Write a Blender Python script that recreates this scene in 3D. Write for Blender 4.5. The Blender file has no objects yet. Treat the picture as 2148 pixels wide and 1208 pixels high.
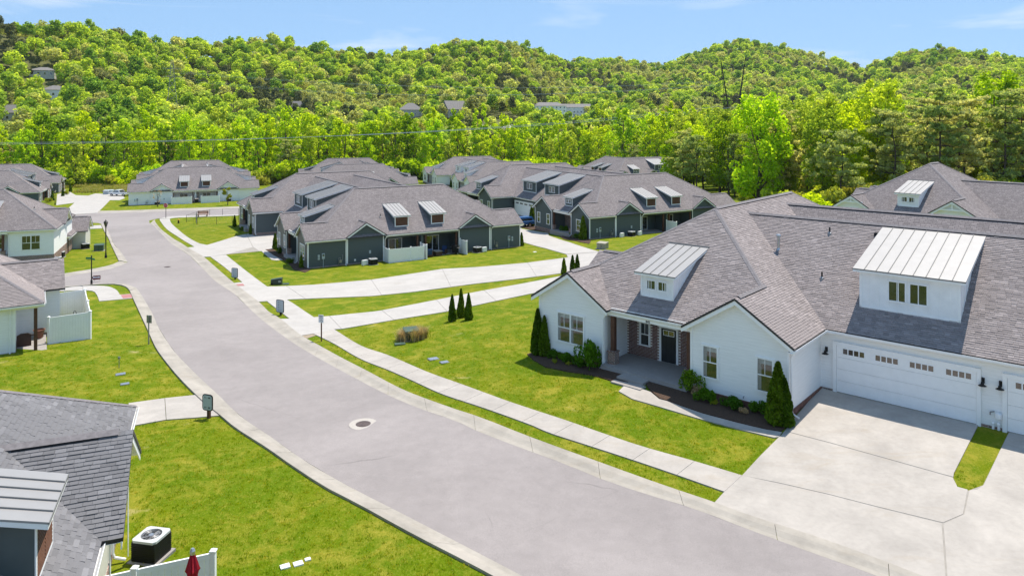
import bpy, bmesh, math, random
import numpy as np
from mathutils import Vector, Matrix
R = math.radians
random.seed(7); rng = np.random.default_rng(7)
scene = bpy.context.scene
COL = scene.collection

# ---------------------------------------------------------------- camera, sky, sun, exposure
CAM_Z = 13.5
cam_d = bpy.data.cameras.new('camera'); cam = bpy.data.objects.new('camera', cam_d); COL.objects.link(cam)
cam.location = (0, 0, CAM_Z); cam.rotation_euler = (R(90), 0, 0)
cam_d.sensor_width = 36.0; cam_d.lens = 36.0 * 1545.66 / 2148.0
cam_d.shift_y = -(604.0 - 246.4) / 2148.0          # architectural shift lens, verticals stay vertical
cam_d.clip_start = 0.5; cam_d.clip_end = 6000
scene.camera = cam

SUN_EL, SUN_AZ = R(66), math.atan2(0.63, 0.775)
world = bpy.data.worlds.new('World'); scene.world = world; world.use_nodes = True
wn, wl = world.node_tree.nodes, world.node_tree.links
bg = wn['Background']
sky = wn.new('ShaderNodeTexSky'); sky.sky_type = 'NISHITA'; sky.sun_disc = False
sky.sun_elevation = SUN_EL; sky.sun_rotation = SUN_AZ
sky.air_density = 0.6; sky.dust_density = 0.2; sky.ozone_density = 3.0; sky.altitude = 200
gam = wn.new('ShaderNodeGamma'); gam.inputs[1].default_value = .2; tnt = wn.new('ShaderNodeMixRGB'); tnt.blend_type = 'MULTIPLY'; tnt.inputs[0].default_value = 1; tnt.inputs[2].default_value = (.66, 1.02, 1.46, 1)
wl.new(sky.outputs[0], gam.inputs[0]); wl.new(gam.outputs[0], tnt.inputs[1])
# thin cirrus wisps, all the way round the sky
tc = wn.new('ShaderNodeTexCoord'); mp = wn.new('ShaderNodeMapping'); mp.inputs['Scale'].default_value = (1.5, 1.5, 13)
nz = wn.new('ShaderNodeTexNoise'); nz.inputs['Scale'].default_value = 2.2; nz.inputs['Detail'].default_value = 7; nz.inputs['Distortion'].default_value = .6
cr = wn.new('ShaderNodeValToRGB'); cr.color_ramp.elements[0].position = .56; cr.color_ramp.elements[1].position = .78
cr.color_ramp.elements[1].color = (.55, .55, .55, 1)
mx = wn.new('ShaderNodeMixRGB'); mx.inputs['Color2'].default_value = (2.5, 2.5, 2.5, 1)
wl.new(tc.outputs['Generated'], mp.inputs['Vector']); wl.new(mp.outputs[0], nz.inputs['Vector']); wl.new(nz.outputs['Fac'], cr.inputs[0])
wl.new(cr.outputs[0], mx.inputs['Fac']); wl.new(tnt.outputs[0], mx.inputs['Color1']); wl.new(mx.outputs[0], bg.inputs['Color'])
bg.inputs['Strength'].default_value = 0.15

sun_d = bpy.data.lights.new('sun', 'SUN'); sun_d.energy = 2.0; sun_d.angle = R(.53); sun_d.color = (1, .93, .82)
sun = bpy.data.objects.new('sun', sun_d); COL.objects.link(sun)
sv = Vector((math.sin(SUN_AZ) * math.cos(SUN_EL), math.cos(SUN_AZ) * math.cos(SUN_EL), math.sin(SUN_EL)))
sun.rotation_euler = sv.to_track_quat('Z', 'Y').to_euler()
vs = scene.view_settings; vs.view_transform = 'Standard'; vs.look = 'None'; vs.gamma = 1; vs.use_curve_mapping = False
vs.exposure = 1.66
scene.cycles.max_bounces = 8; scene.cycles.diffuse_bounces = 6; scene.cycles.glossy_bounces = 3
scene.cycles.transmission_bounces = 4; scene.cycles.transparent_max_bounces = 6

# ---------------------------------------------------------------- materials
MATS = {}
class NT:
    def __init__(s, name):
        s.m = bpy.data.materials.new(name); s.m.use_nodes = True
        s.n = s.m.node_tree.nodes; s.l = s.m.node_tree.links
        s.b = s.n['Principled BSDF']; s.out = s.n['Material Output']; MATS[name] = s.m
    def new(s, t, **k):
        n = s.n.new(t)
        for a, v in k.items():
            if hasattr(n, a): setattr(n, a, v)
            else: n.inputs[a.replace('_', ' ')].default_value = v
        return n
    def coord(s, kind='Object', scale=(1, 1, 1), rot=0):
        t = s.new('ShaderNodeTexCoord'); m = s.new('ShaderNodeMapping')
        m.inputs['Scale'].default_value = scale; m.inputs['Rotation'].default_value = (0, 0, rot)
        s.l.new(t.outputs[kind], m.inputs['Vector']); return m.outputs[0]
    def noise(s, co, scale, detail=4, rough=.6, dist=0):
        n = s.new('ShaderNodeTexNoise', Scale=scale, Detail=detail, Roughness=rough, Distortion=dist)
        s.l.new(co, n.inputs['Vector']); return n.outputs['Fac']
    def ramp(s, f, stops):
        r = s.new('ShaderNodeValToRGB'); e = r.color_ramp.elements
        while len(e) < len(stops): e.new(.5)
        for i, (p, c) in enumerate(stops):
            e[i].position = p; e[i].color = (*c, 1) if not isinstance(c, (int, float)) else (c, c, c, 1)
        s.l.new(f, r.inputs[0]); return r.outputs[0]
    def mix(s, f, a, b, mode='MIX'):
        m = s.new('ShaderNodeMixRGB', blend_type=mode)
        for v, i in ((f, 'Fac'), (a, 'Color1'), (b, 'Color2')):
            if isinstance(v, (int, float)) and i == 'Fac': m.inputs[i].default_value = v
            elif isinstance(v, (tuple, list)): m.inputs[i].default_value = (*v, 1)[:4]
            else: s.l.new(v, m.inputs[i])
        return m.outputs[0]
    def math(s, op, a, b=0.0):
        m = s.new('ShaderNodeMath', operation=op)
        for i, v in enumerate((a, b)):
            if isinstance(v, (int, float)): m.inputs[i].default_value = v
            else: s.l.new(v, m.inputs[i])
        return m.outputs[0]
    def bump(s, h, strength=.3, dist=.02):
        b = s.new('ShaderNodeBump', Strength=strength, Distance=dist); s.l.new(h, b.inputs['Height'])
        s.l.new(b.outputs[0], s.b.inputs['Normal']); return b.outputs[0]
    def col(s, c):
        if isinstance(c, tuple): s.b.inputs['Base Color'].default_value = (*c, 1)
        else: s.l.new(c, s.b.inputs['Base Color'])
    def rough(s, r, spec=.3):
        s.b.inputs['Roughness'].default_value = r; s.b.inputs['Specular IOR Level'].default_value = spec
def mul(c, k): return tuple(x * k for x in c)

def plain(name, c, rough=.6, var=.12, scale=3., metal=0, spec=.3, bump=.0, bscale=60):
    t = NT(name); co = t.coord()
    t.col(t.mix(t.ramp(t.noise(co, scale, 5), [(.3, 0.), (.7, 1.)]), mul(c, 1 - var), mul(c, 1 + var)))
    t.rough(rough, spec); t.b.inputs['Metallic'].default_value = metal
    if bump: t.bump(t.noise(co, bscale, 3), bump, .01)
    return t.m
def siding(name, c, lap=.155, soft=.2, relief=.5):
    t = NT(name); co = t.coord('UV'); sp = t.new('ShaderNodeSeparateXYZ'); t.l.new(co, sp.inputs[0])
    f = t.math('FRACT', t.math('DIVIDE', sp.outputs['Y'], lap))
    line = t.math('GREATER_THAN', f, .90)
    w = t.noise(t.coord('UV', (.6, 6, 1)), 2.0, 5)
    base = t.mix(t.ramp(w, [(.3, 0.), (.7, 1.)]), mul(c, .94), mul(c, 1.04))
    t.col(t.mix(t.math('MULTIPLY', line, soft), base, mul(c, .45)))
    t.rough(.55, .25); t.bump(t.math('MULTIPLY', f, -1.0), relief, .018); return t.m
def shingle_mat(name, c, island=False, row=.145, wid=.30):
    t = NT(name); co = t.coord('UV')
    d = t.noise(t.coord('Object'), .35, 4)
    if island:
        g = t.new('ShaderNodeNewGeometry'); rnd = g.outputs['Random Per Island']
        tone = t.ramp(rnd, [(0., mul(c, .80)), (.3, mul(c, .94)), (.8, mul(c, 1.03)), (.95, mul(c, 1.12)), (1., mul(c, 1.26))])
        course_shadow = None
    else:
        b = t.new('ShaderNodeTexBrick', Scale=1.0, Mortar_Size=.013, Brick_Width=wid, Row_Height=row, Bias=0.)
        b.offset = .37; b.squash_frequency = 3; b.squash = .8
        b.inputs['Color1'].default_value = (0, 0, 0, 1); b.inputs['Color2'].default_value = (1, 1, 1, 1); b.inputs['Mortar'].default_value = (.5, .5, .5, 1)
        t.l.new(co, b.inputs['Vector'])
        tone = t.ramp(b.outputs['Color'], [(0., mul(c, .80)), (.5, mul(c, .98)), (1., mul(c, 1.2))])
        tone = t.mix(t.math('MULTIPLY', b.outputs['Fac'], .8), tone, mul(c, .4))  # shadow lines between shingle courses, painted darker into the colour
        course_shadow = b.outputs['Fac']
    sp = t.noise(t.coord('Object'), 70, 3, .7)
    tone = t.mix(.55, tone, t.ramp(sp, [(.3, .45), (.7, 1.)]), 'MULTIPLY')
    tone = t.mix(.35, tone, t.ramp(d, [(.3, .62), (.7, 1.)]), 'MULTIPLY')
    t.col(tone); t.rough(.9, .12)
    h = sp if course_shadow is None else t.mix(t.math('MULTIPLY', course_shadow, 1.0), sp, (0, 0, 0))
    t.bump(h, .5, .012); return t.m
def brick_mat(name, c, mortar=(.42, .38, .34), w=.225, h=.08):
    t = NT(name); co = t.coord('UV')
    b = t.new('ShaderNodeTexBrick', Scale=1.0, Mortar_Size=.011, Brick_Width=w, Row_Height=h, Bias=0.)
    b.inputs['Color1'].default_value = (*mul(c, .55), 1); b.inputs['Color2'].default_value = (*mul(c, 1.35), 1); b.inputs['Mortar'].default_value = (*mortar, 1)
    t.l.new(co, b.inputs['Vector']); t.col(t.mix(.35, b.outputs['Color'], t.ramp(t.noise(co, 9, 4), [(.3, .55), (.7, 1.)]), 'MULTIPLY'))
    t.rough(.85, .15); t.bump(t.math('MULTIPLY', b.outputs['Fac'], -1.0), .6, .01); return t.m
def concrete(name, c, stain=.2):
    t = NT(name); co = t.coord('Object')
    a = t.noise(co, .55, 7, .62, .3); b = t.noise(co, 5., 5, .7); f = t.noise(co, 90, 2)
    x = t.mix(t.ramp(a, [(.32, 0.), (.68, 1.)]), mul(c, 1 - stain), mul(c, 1.06))
    x = t.mix(.3, x, t.ramp(b, [(.3, .70), (.62, 1.)]), 'MULTIPLY')
    x = t.mix(.25, x, t.ramp(f, [(.3, .75), (.6, 1.)]), 'MULTIPLY')
    st = t.ramp(t.noise(t.coord('Object', (.25, .9, 1), .9), 1.3, 6, .7, 1.), [(.56, 0.), (.75, 1.)])
    x = t.mix(t.math('MULTIPLY', st, .55), x, mul((c[0], c[1] * .93, c[2] * .82), .78))
    t.col(x); t.rough(.85, .2); t.bump(f, .15, .004); return t.m
def asphalt(name, c):
    t = NT(name); co = t.coord('Object')
    big = t.noise(co, .12, 5, .6, .4); mid = t.noise(co, 1.6, 6, .7); fine = t.noise(co, 38, 3, .75)
    x = t.mix(t.ramp(big, [(.35, 0.), (.65, 1.)]), mul(c, .88), mul(c, 1.07))
    x = t.mix(.45, x, t.ramp(mid, [(.3, .74), (.65, 1.)]), 'MULTIPLY')
    x = t.mix(.6, x, t.ramp(fine, [(.25, .55), (.6, 1.08)]), 'MULTIPLY')
    v = t.new('ShaderNodeTexVoronoi', Scale=.13); v.feature = 'DISTANCE_TO_EDGE'
    wob = t.new('ShaderNodeMixRGB', blend_type='ADD'); wob.inputs[0].default_value = .25
    t.l.new(co, wob.inputs[1]); nn = t.new('ShaderNodeTexNoise', Scale=1.1, Detail=5); t.l.new(co, nn.inputs['Vector']); t.l.new(nn.outputs['Color'], wob.inputs[2])
    t.l.new(wob.outputs[0], v.inputs['Vector'])
    crk = t.math('MULTIPLY', t.math('LESS_THAN', v.outputs['Distance'], .0022), t.ramp(t.noise(co, .18, 3), [(.52, 0.), (.6, 1.)]))
    x = t.mix(t.math('MULTIPLY', crk, .45), x, mul(c, .45))
    spot = t.ramp(t.noise(co, 4.3, 2), [(.72, 0.), (.76, 1.)])
    x = t.mix(t.math('MULTIPLY', spot, .22), x, mul(c, .5))
    t.col(x); t.rough(.9, .2); t.bump(fine, .3, .008); return t.m
def grass_mat(name):
    t = NT(name); co = t.coord('Object')
    big = t.noise(co, .10, 5, .6, .5); mid = t.noise(co, .75, 6, .68, .6); fine = t.noise(t.coord('Object', (1, .55, 1), .6), 17, 4, .75); vf = t.noise(co, 70, 2, .8)
    stripe = t.noise(t.coord('Object', (.9, .10, 1), .65), 1.1, 3, .5)
    x = t.mix(t.ramp(big, [(.35, 0.), (.68, 1.)]), (.104, .166, .002), (.158, .188, .003))
    x = t.mix(t.math('MULTIPLY', t.ramp(stripe, [(.42, 0.), (.58, 1.)]), .5), x, (.085, .155, .002))
    x = t.mix(t.math('MULTIPLY', t.ramp(mid, [(.45, 0.), (.68, 1.)]), .85), x, (.31, .27, .032))
    x = t.mix(t.math('MULTIPLY', t.ramp(fine, [(.54, 0.), (.72, 1.)]), .55), x, (.40, .36, .075))
    x = t.mix(t.math('MULTIPLY', t.ramp(fine, [(.30, 1.), (.48, 0.)]), .7), x, (.050, .105, .002))
    x = t.mix(.5, x, t.ramp(vf, [(.3, .55), (.65, 1.15)]), 'MULTIPLY')
    dry = t.ramp(t.noise(co, .33, 5, .62, .3), [(.67, 0.), (.75, 1.)])
    x = t.mix(t.math('MULTIPLY', dry, .65), x, (.44, .36, .18))
    t.col(x); t.rough(.95, .08)
    h = t.new('ShaderNodeMath', operation='ADD'); t.l.new(fine, h.inputs[0]); t.l.new(vf, h.inputs[1]); t.bump(h.outputs[0], .5, .035); return t.m
def leaf_mat(name, stops, transl=.45, dark=.62):
    t = NT(name); t.n.remove(t.b)
    oi = t.new('ShaderNodeObjectInfo'); g = t.new('ShaderNodeNewGeometry')
    c = t.ramp(oi.outputs['Random'], stops)
    c = t.mix(1.0, c, t.ramp(g.outputs['Random Per Island'], [(0., (dark, dark * 1.02, dark * .9)), (.6, (1., 1., 1.)), (1., (1.28, 1.22, 1.1))]), 'MULTIPLY')
    d = t.new('ShaderNodeBsdfDiffuse'); tr = t.new('ShaderNodeBsdfTranslucent'); m = t.new('ShaderNodeMixShader'); m.inputs[0].default_value = transl
    t.l.new(c, d.inputs[0]); t.l.new(t.mix(1., c, (1.25, 1.15, .6), 'MULTIPLY'), tr.inputs[0])
    t.l.new(d.outputs[0], m.inputs[1]); t.l.new(tr.outputs[0], m.inputs[2]); t.l.new(m.outputs[0], t.out.inputs[0]); return t.m

M = MATS
siding('white_siding', (.87, .865, .85), .155, .09, .28); siding('slate_siding', (.088, .108, .110)); siding('grey_brown_siding', (.17, .155, .145))
siding('cream_siding', (.62, .60, .52))
plain('white_board', (.86, .855, .845), .5, .05, 2); plain('slate_board', (.088, .108, .110), .5, .06, 2); plain('white_trim', (.88, .875, .865), .45, .03); plain('white_metal_trim', (.86, .86, .86), .35, .03)
shingle_mat('roof_shingles', (.285, .25, .247)); shingle_mat('roof_shingle_tabs', (.36, .312, .303), True); shingle_mat('grey_shingle_tabs', (.225, .22, .23), True)
shingle_mat('grey_shingles', (.24, .235, .25))
plain('ridge_cap', (.20, .182, .186), .9, .2, 8); plain('dark_vent', (.02, .02, .022), .8)
plain('standing_seam', (.32, .31, .305), .5, .04, 2, .25); plain('seam_rib', (.19, .185, .18), .5, .05)
plain('drip_edge', (.035, .034, .036), .5)
brick_mat('red_brick', (.22, .11, .085), (.55, .5, .45)); brick_mat('tan_brick', (.25, .19, .165), (.33, .30, .28)); plain('mortar', (.78, .72, .66), .95, .1, 20)
plain('brick_clay', (.19, .095, .075), .9, .45, 4.5, 0, .2, .4, 50)
plain('brown_stain', (.10, .045, .028), .6, .25, 5); plain('louver_brown', (.13, .06, .035), .6, .2, 6)
plain('door_black', (.025, .028, .03), .4, .1); plain('black_metal', (.012, .012, .013), .45, .1); plain('grey_metal', (.30, .30, .31), .4, .08, 4, .6)
plain('galvanized', (.52, .52, .53), .3, .08, 6, .8)
concrete('concrete_pavement', (.445, .405, .365)); concrete('curb_concrete', (.41, .37, .32), .25); concrete('lane_concrete', (.455, .425, .395), .1); concrete('porch_concrete', (.36, .33, .31), .15)
asphalt('asphalt', (.315, .281, .270)); grass_mat('lawn_grass'); plain('dark_joint', (.31, .285, .255), .95)
plain('mulch', (.085, .055, .040), .95, .6, 30, 0, .1, 1., 45); plain('ac_top', (.5, .51, .52), .45, .06)
plain('vinyl_fence', (.86, .86, .86), .4, .03); plain('green_plastic', (.035, .055, .045), .4, .1); plain('utility_green', (.06, .10, .075), .5, .1); plain('utility_tan', (.34, .31, .24), .6, .1)
plain('pad_red', (.38, .17, .16), .85, .1); plain('sign_grey', (.42, .47, .50), .5, .05); plain('sign_white', (.80, .80, .80), .4, .02); plain('sign_black', (.015, .015, .015), .5)
plain('sign_red', (.45, .02, .025), .4, .05); plain('sign_green', (.01, .16, .07), .4, .05); plain('sign_maroon', (.14, .012, .02), .5)
plain('umbrella_red', (.40, .012, .03), .8, .15, 12); plain('iron_cover', (.10, .075, .07), .7, .3, 20); plain('cover_rim', (.42, .38, .34), .9, .1, 15)
plain('blue_cushion', (.02, .05, .14), .85, .1); plain('wicker', (.07, .04, .03), .8, .3, 40); plain('bench_orange', (.48, .22, .10), .6, .1); plain('yellow_paint', (.62, .38, .05), .5, .1)
plain('terracotta', (.22, .10, .07), .8, .2); plain('car_blue', (.05, .16, .40), .25, .03, 2, .3, .6); plain('car_white', (.75, .75, .75), .25, .02, 2, 0, .6); plain('tyre', (.015, .015, .015), .8); plain('lamp_red', (.35, .01, .01), .3)
plain('bark', (.085, .065, .050), .95, .4, 3); plain('pale_bark', (.20, .175, .15), .95, .3, 3); plain('cable', (.6, .6, .56), .5); plain('tower_steel', (.30, .29, .28), .6); plain('dark_steel', (.045, .035, .03), .7)
plain('wood_floor_ground', (.10, .105, .03), .95, .4, .25); plain('dry_soil', (.30, .24, .17), .95, .2, 6)
plain('lamp_glass', (.75, .66, .50), .3)
plain('curtain', (.42, .41, .38), .9, .1, 8); plain('far_roof', (.20, .185, .18), .8, .1); plain('far_wall', (.52, .50, .47), .8, .1)
def glass(name, c, r=.06):
    t = NT(name); t.col(t.mix(t.ramp(t.noise(t.coord('Object'), .7, 3), [(.35, 0.), (.65, 1.)]), mul(c, .6), mul(c, 1.3)))
    t.rough(r, 1.0); t.b.inputs['Coat Weight'].default_value = .6; t.b.inputs['Coat Roughness'].default_value = .03; return t.m
glass('window_glass', (.035, .040, .036)); glass('garage_glass', (.10, .07, .055), .15); glass('warm_glass', (.09, .075, .06))
leaf_mat('leaf_wood', [(0., (0.316, 0.474, 0.019)), (.2, (0.448, 0.650, 0.021)), (.45, (0.584, 0.721, 0.023)), (.65, (0.467, 0.701, 0.030)), (.8, (0.584, 0.721, 0.059)), (.92, (0.430, 0.525, 0.089)), (1., (0.251, 0.420, 0.023))], 0.66)
leaf_mat('leaf_hill', [(0., (0.213, 0.389, 0.070)), (.2, (0.330, 0.491, 0.070)), (.4, (0.448, 0.613, 0.078)), (.6, (0.613, 0.756, 0.086)), (.75, (0.472, 0.613, 0.111)), (.88, (0.636, 0.675, 0.254)), (1., (0.273, 0.307, 0.152))], 0.62)
leaf_mat('leaf_hill_dark', [(0., (.10, .13, .06)), (.5, (.16, .19, .08)), (1., (.22, .24, .12))], .4)
leaf_mat('leaf_hill_pale', [(0., (.42, .50, .18)), (.5, (.52, .58, .26)), (1., (.46, .48, .12))], .6)
leaf_mat('leaf_pine', [(0., (0.333, 0.454, 0.143)), (.5, (0.553, 0.602, 0.242)), (1., (0.739, 0.739, 0.356))], 0.50)
leaf_mat('leaf_scrub', [(0., (0.381, 0.407, 0.064)), (.5, (0.516, 0.516, 0.102)), (1., (0.326, 0.435, 0.028))], 0.50)
leaf_mat('leaf_arborvitae', [(0., (0.058, 0.119, 0.010)), (.5, (0.119, 0.199, 0.012)), (1., (0.173, 0.253, 0.017))], 0.30, .45)
leaf_mat('leaf_shrub', [(0., (0.069, 0.174, 0.016)), (.5, (0.107, 0.235, 0.014)), (1., (0.167, 0.286, 0.016))], 0.40)
leaf_mat('leaf_yellow', [(0., (0.330, 0.375, 0.030)), (1., (0.390, 0.420, 0.045))], .4)
leaf_mat('leaf_dry', [(0., (0.520, 0.365, 0.211)), (.5, (0.600, 0.461, 0.288)), (1., (0.400, 0.384, 0.134))], .3)
leaf_mat('grass_blade', [(0., (0.126, 0.244, 0.004)), (.4, (0.203, 0.309, 0.005)), (.75, (0.289, 0.341, 0.009)), (1., (0.475, 0.423, 0.034))], 0.50, .6)
leaf_mat('meadow_blade', [(0., (0.256, 0.304, 0.048)), (.5, (0.352, 0.352, 0.096)), (1., (0.480, 0.416, 0.192))], 0.45, .6)

# ---------------------------------------------------------------- mesh helpers
class MB:
    """collects shapes and links them as ONE mesh object"""
    def __init__(s): s.v = []; s.f = []; s.mi = []; s.uv = []
    def poly(s, pts, mi=0, uv=None):
        i = len(s.v); pts = [tuple(p) for p in pts]; s.v += pts; s.f.append(tuple(range(i, i + len(pts)))); s.mi.append(mi)
        if uv is None:
            n = Vector((0, 0, 0))
            for k in range(len(pts)):
                a, b = Vector(pts[k]), Vector(pts[(k + 1) % len(pts)]); n += a.cross(b)
            x, y, z = abs(n.x), abs(n.y), abs(n.z)
            if z >= x and z >= y: uv = [(p[0], p[1]) for p in pts]
            elif x > y: uv = [(p[1], p[2]) for p in pts]
            else: uv = [(p[0], p[2]) for p in pts]
        s.uv.append(uv); return s
    def box(s, x0, x1, y0, y1, z0, z1, mi=0):
        a = [(x0, y0, z0), (x1, y0, z0), (x1, y1, z0), (x0, y1, z0), (x0, y0, z1), (x1, y0, z1), (x1, y1, z1), (x0, y1, z1)]
        return s.hexa(a, mi)
    def hexa(s, a, mi=0):
        for q in ((3, 2, 1, 0), (4, 5, 6, 7), (0, 1, 5, 4), (1, 2, 6, 5), (2, 3, 7, 6), (3, 0, 4, 7)): s.poly([a[k] for k in q], mi)
        return s
    def prism(s, pts, d, mi=0):
        """closed prism: polygon pts swept by vector d"""
        d = Vector(d); q = [tuple(Vector(p) + d) for p in pts]; n = len(pts)
        s.poly(list(pts)[::-1], mi); s.poly(q, mi)
        for k in range(n): s.poly([pts[k], pts[(k + 1) % n], q[(k + 1) % n], q[k]], mi)
        return s
    def tube(s, p0, p1, r0, r1=None, n=8, mi=0, caps=True):
        p0, p1 = Vector(p0), Vector(p1); r1 = r0 if r1 is None else r1
        d = (p1 - p0); d.normalize(); u = d.orthogonal().normalized(); w = d.cross(u)
        A = [p0 + (u * math.cos(t) + w * math.sin(t)) * r0 for t in [2 * math.pi * k / n for k in range(n)]]
        B = [p1 + (u * math.cos(t) + w * math.sin(t)) * r1 for t in [2 * math.pi * k / n for k in range(n)]]
        for k in range(n): s.poly([A[k], A[(k + 1) % n], B[(k + 1) % n], B[k]], mi)
        if caps: s.poly(A[::-1], mi); s.poly(B, mi)
        return s
    def path(s, pts, r, n=6, mi=0):
        for a, b in zip(pts[:-1], pts[1:]): s.tube(a, b, r, r, n, mi)
        return s
    def lathe(s, prof, n=12, c=(0, 0), mi=0):
        for (r0, z0), (r1, z1) in zip(prof[:-1], prof[1:]):
            for k in range(n):
                t0, t1 = 2 * math.pi * k / n, 2 * math.pi * (k + 1) / n
                P = lambda r, t, z: (c[0] + r * math.cos(t), c[1] + r * math.sin(t), z)
                q = [P(r0, t0, z0), P(r0, t1, z0), P(r1, t1, z1), P(r1, t0, z1)]
                if r0 < 1e-5: q = [q[0], q[2], q[3]]
                elif r1 < 1e-5: q = q[:3]
                s.poly(q, mi)
        return s
    def mesh(s, name, mats, smooth=False, recalc=True):
        me = bpy.data.meshes.new(name); me.from_pydata(s.v, [], s.f)
        for m in (mats if isinstance(mats, (list, tuple)) else [mats]): me.materials.append(M[m])
        me.polygons.foreach_set('material_index', s.mi)
        ul = me.uv_layers.new(name='UVMap'); flat = [c for u in s.uv for p in u for c in p]; ul.data.foreach_set('uv', flat)
        if recalc:
            bm = bmesh.new(); bm.from_mesh(me); bmesh.ops.remove_doubles(bm, verts=bm.verts, dist=1e-5); bmesh.ops.recalc_face_normals(bm, faces=bm.faces); bm.to_mesh(me); bm.free()
        if smooth: me.polygons.foreach_set('use_smooth', [True] * len(me.polygons))
        me.update(); return me
    def build(s, name, mats, parent=None, smooth=False, recalc=True, loc=None, rot=0, label=None):
        return link(name, s.mesh(name, mats, smooth, recalc), parent, loc, rot, label)
def link(name, data, parent=None, loc=None, rot=0, label=None):
    o = bpy.data.objects.new(name, data); COL.objects.link(o)
    if parent is not None: o.parent = parent
    if loc is not None: o.location = loc
    if rot: o.rotation_euler = (0, 0, rot)
    if label: o['label'] = label
    return o
def tag(o, label, cat, group=None):
    o['label'] = label; o['category'] = cat
    if group: o['group'] = group
    return o
def thing(name, label, cat, loc=(0, 0, 0), rot=0, group=None):
    return tag(link(name, None, None, loc, rot), label, cat, group)
def structure(o): o['kind'] = 'structure'; return o
def stuff(o): o['kind'] = 'stuff'; return o
def copy_thing(root, loc=None, rot=None, scale=None, label=None, group=None):
    r = root.copy(); COL.objects.link(r)
    if loc is not None: r.location = loc
    if rot is not None: r.rotation_euler = (0, 0, rot)
    if scale is not None: r.scale = scale
    if label: r['label'] = label
    if group: r['group'] = group
    for ch in list(root.children):
        c = ch.copy(); COL.objects.link(c); c.parent = r
        for g in list(ch.children):
            d = g.copy(); COL.objects.link(d); d.parent = c
    return r

#<T>
# ---------------------------------------------------------------- terrain: thin plate spline through surveyed spots, then hills
SPOTS = [(1.6,43.1,-.3),(5,40.1,-.05),(12.6,33.5,-.3),(15.4,36.8,0),(21,32,0),(26,28,0),(12,28,-.5),(20,20,-.7),(30,12,-.7),(-5,30,-.8),(-10,30,-.7),(-13.5,25,-.3),
 (-11,17,-.2),(0,15,-.8),(-12,45,-1.5),(0,50,-.9),(-20,60,-2.3),(-8,62,-2.2),(5,60,-1.3),(20,55,0),(19.9,64.2,0),(-23,83,-3.6),(1,97.3,-3.57),(-45,121,-4.1),(-21,135,-4.2),
 (-12,89,-3.57),(10.8,102,-3.45),(35,116,-3.2),(-10,140,-4),(14,154,-4),(22,108,-3.4),(33.5,77.3,.3),(43,67,.3),(46,90,.3),(-87,168,-6.7),(-61.5,180,-6.6),(-104,208,-7.2),(-51,183,-6.8),
 (-25,191,-6.8),(-65,223,-7.2),(-11,194,-6.9),(15,205,-6.6),(-28,234,-7.2),(30.5,213,-6.8),(62,226,-6),(-140,167,-7.4),(-110,178,-7),(-75,150,-6.2),(-60,120,-4.9),(-64,86,-3.7),(-35,52,-1.8),
 (-100,250,-8),(0,260,-8),(100,260,-6),(-200,200,-8),(150,150,0),(100,80,1.5),(60,30,.8),(-60,30,-.8),(-100,60,-2.8),(-120,110,-5),(0,0,-.7),(30,0,-.5),(-30,0,-.3),(70,130,-1),(-15,60,-2.2),(-70,60,-2.6)]
def _tps():
    p = np.array(SPOTS); n = len(p); d = np.hypot(p[:, None, 0] - p[None, :, 0], p[:, None, 1] - p[None, :, 1])
    K = np.where(d > 0, d * d * np.log(d + 1e-9), 0) + np.eye(n) * 20.0
    Pm = np.c_[np.ones(n), p[:, :2]]; A = np.block([[K, Pm], [Pm.T, np.zeros((3, 3))]])
    return p, np.linalg.solve(A, np.r_[p[:, 2], 0, 0, 0])
_TP, _TW = _tps()
RIDGE = [(-70,520,66),(-50,540,67),(-34.8,560,66),(-30,580,65),(-26.6,600,61),(-23.5,640,61),(-18,680,71),(-14,700,67),(-9.5,720,64),(-3.5,740,79),(0,780,84),(4.5,960,74),(8,1050,85),(11.9,1100,79),(13.7,1130,97),(17.4,1150,117),(21.4,1180,101),(25.2,1220,75),(28.1,1150,90),(30,1120,93),(34.8,1120,73),(50,1100,66),(70,1000,58)]
_RA = np.array(RIDGE, float)
def _sm(t): t = np.clip(t, 0, 1); return t * t * (3 - 2 * t)
def heights(X, Y):
    X = np.asarray(X, float); Y = np.asarray(Y, float); sh = X.shape; x, y = X.ravel(), Y.ravel()
    out = np.zeros(len(x)); n = len(_TP)
    xc, yc = np.clip(x, -210, 160), np.clip(y, -5, 262)
    for i in range(0, len(x), 20000):
        s = slice(i, i + 20000); d = np.hypot(xc[s, None] - _TP[None, :, 0], yc[s, None] - _TP[None, :, 1])
        out[s] = (np.where(d > 0, d * d * np.log(d + 1e-9), 0) @ _TW[:n]) + _TW[n] + _TW[n + 1] * xc[s] + _TW[n + 2] * yc[s]
    r = np.hypot(x, y); far = _sm((r - 240) / 80); out = out * (1 - far) + (-8) * far
    az = np.degrees(np.arctan2(x, np.maximum(y, 1e-3))); az = np.where(y <= 0, np.sign(x) * 90, az)
    Rr = np.interp(az, _RA[:, 0], _RA[:, 1]); Hr = np.interp(az, _RA[:, 0], _RA[:, 2])
    r0 = np.interp(az, [-35, 0, 10, 20, 36], [330, 380, 430, 420, 330]); t = (r - r0) / (Rr - r0)
    up = np.clip(t, 0, 1) ** 1.25 * (1 - .25 * np.sin(np.clip(t, 0, 1) * np.pi)); dn = 1 - .45 * _sm((r - Rr) / 600)
    bump = 5 * np.sin(x * .021 + 1.3) * np.sin(y * .017) + 3 * np.sin(x * .05 + y * .03)
    hill = (Hr + 8) * up * dn + bump * np.clip(t * 3, 0, 1) * (1 - _sm((t - .75) / .25))
    front = np.where(y > 0, 1., 0.)
    out = out + np.where(t > 0, hill, 0) * front
    return out.reshape(sh)
def ht(x, y): return float(heights(np.array([x]), np.array([y]))[0])
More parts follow.
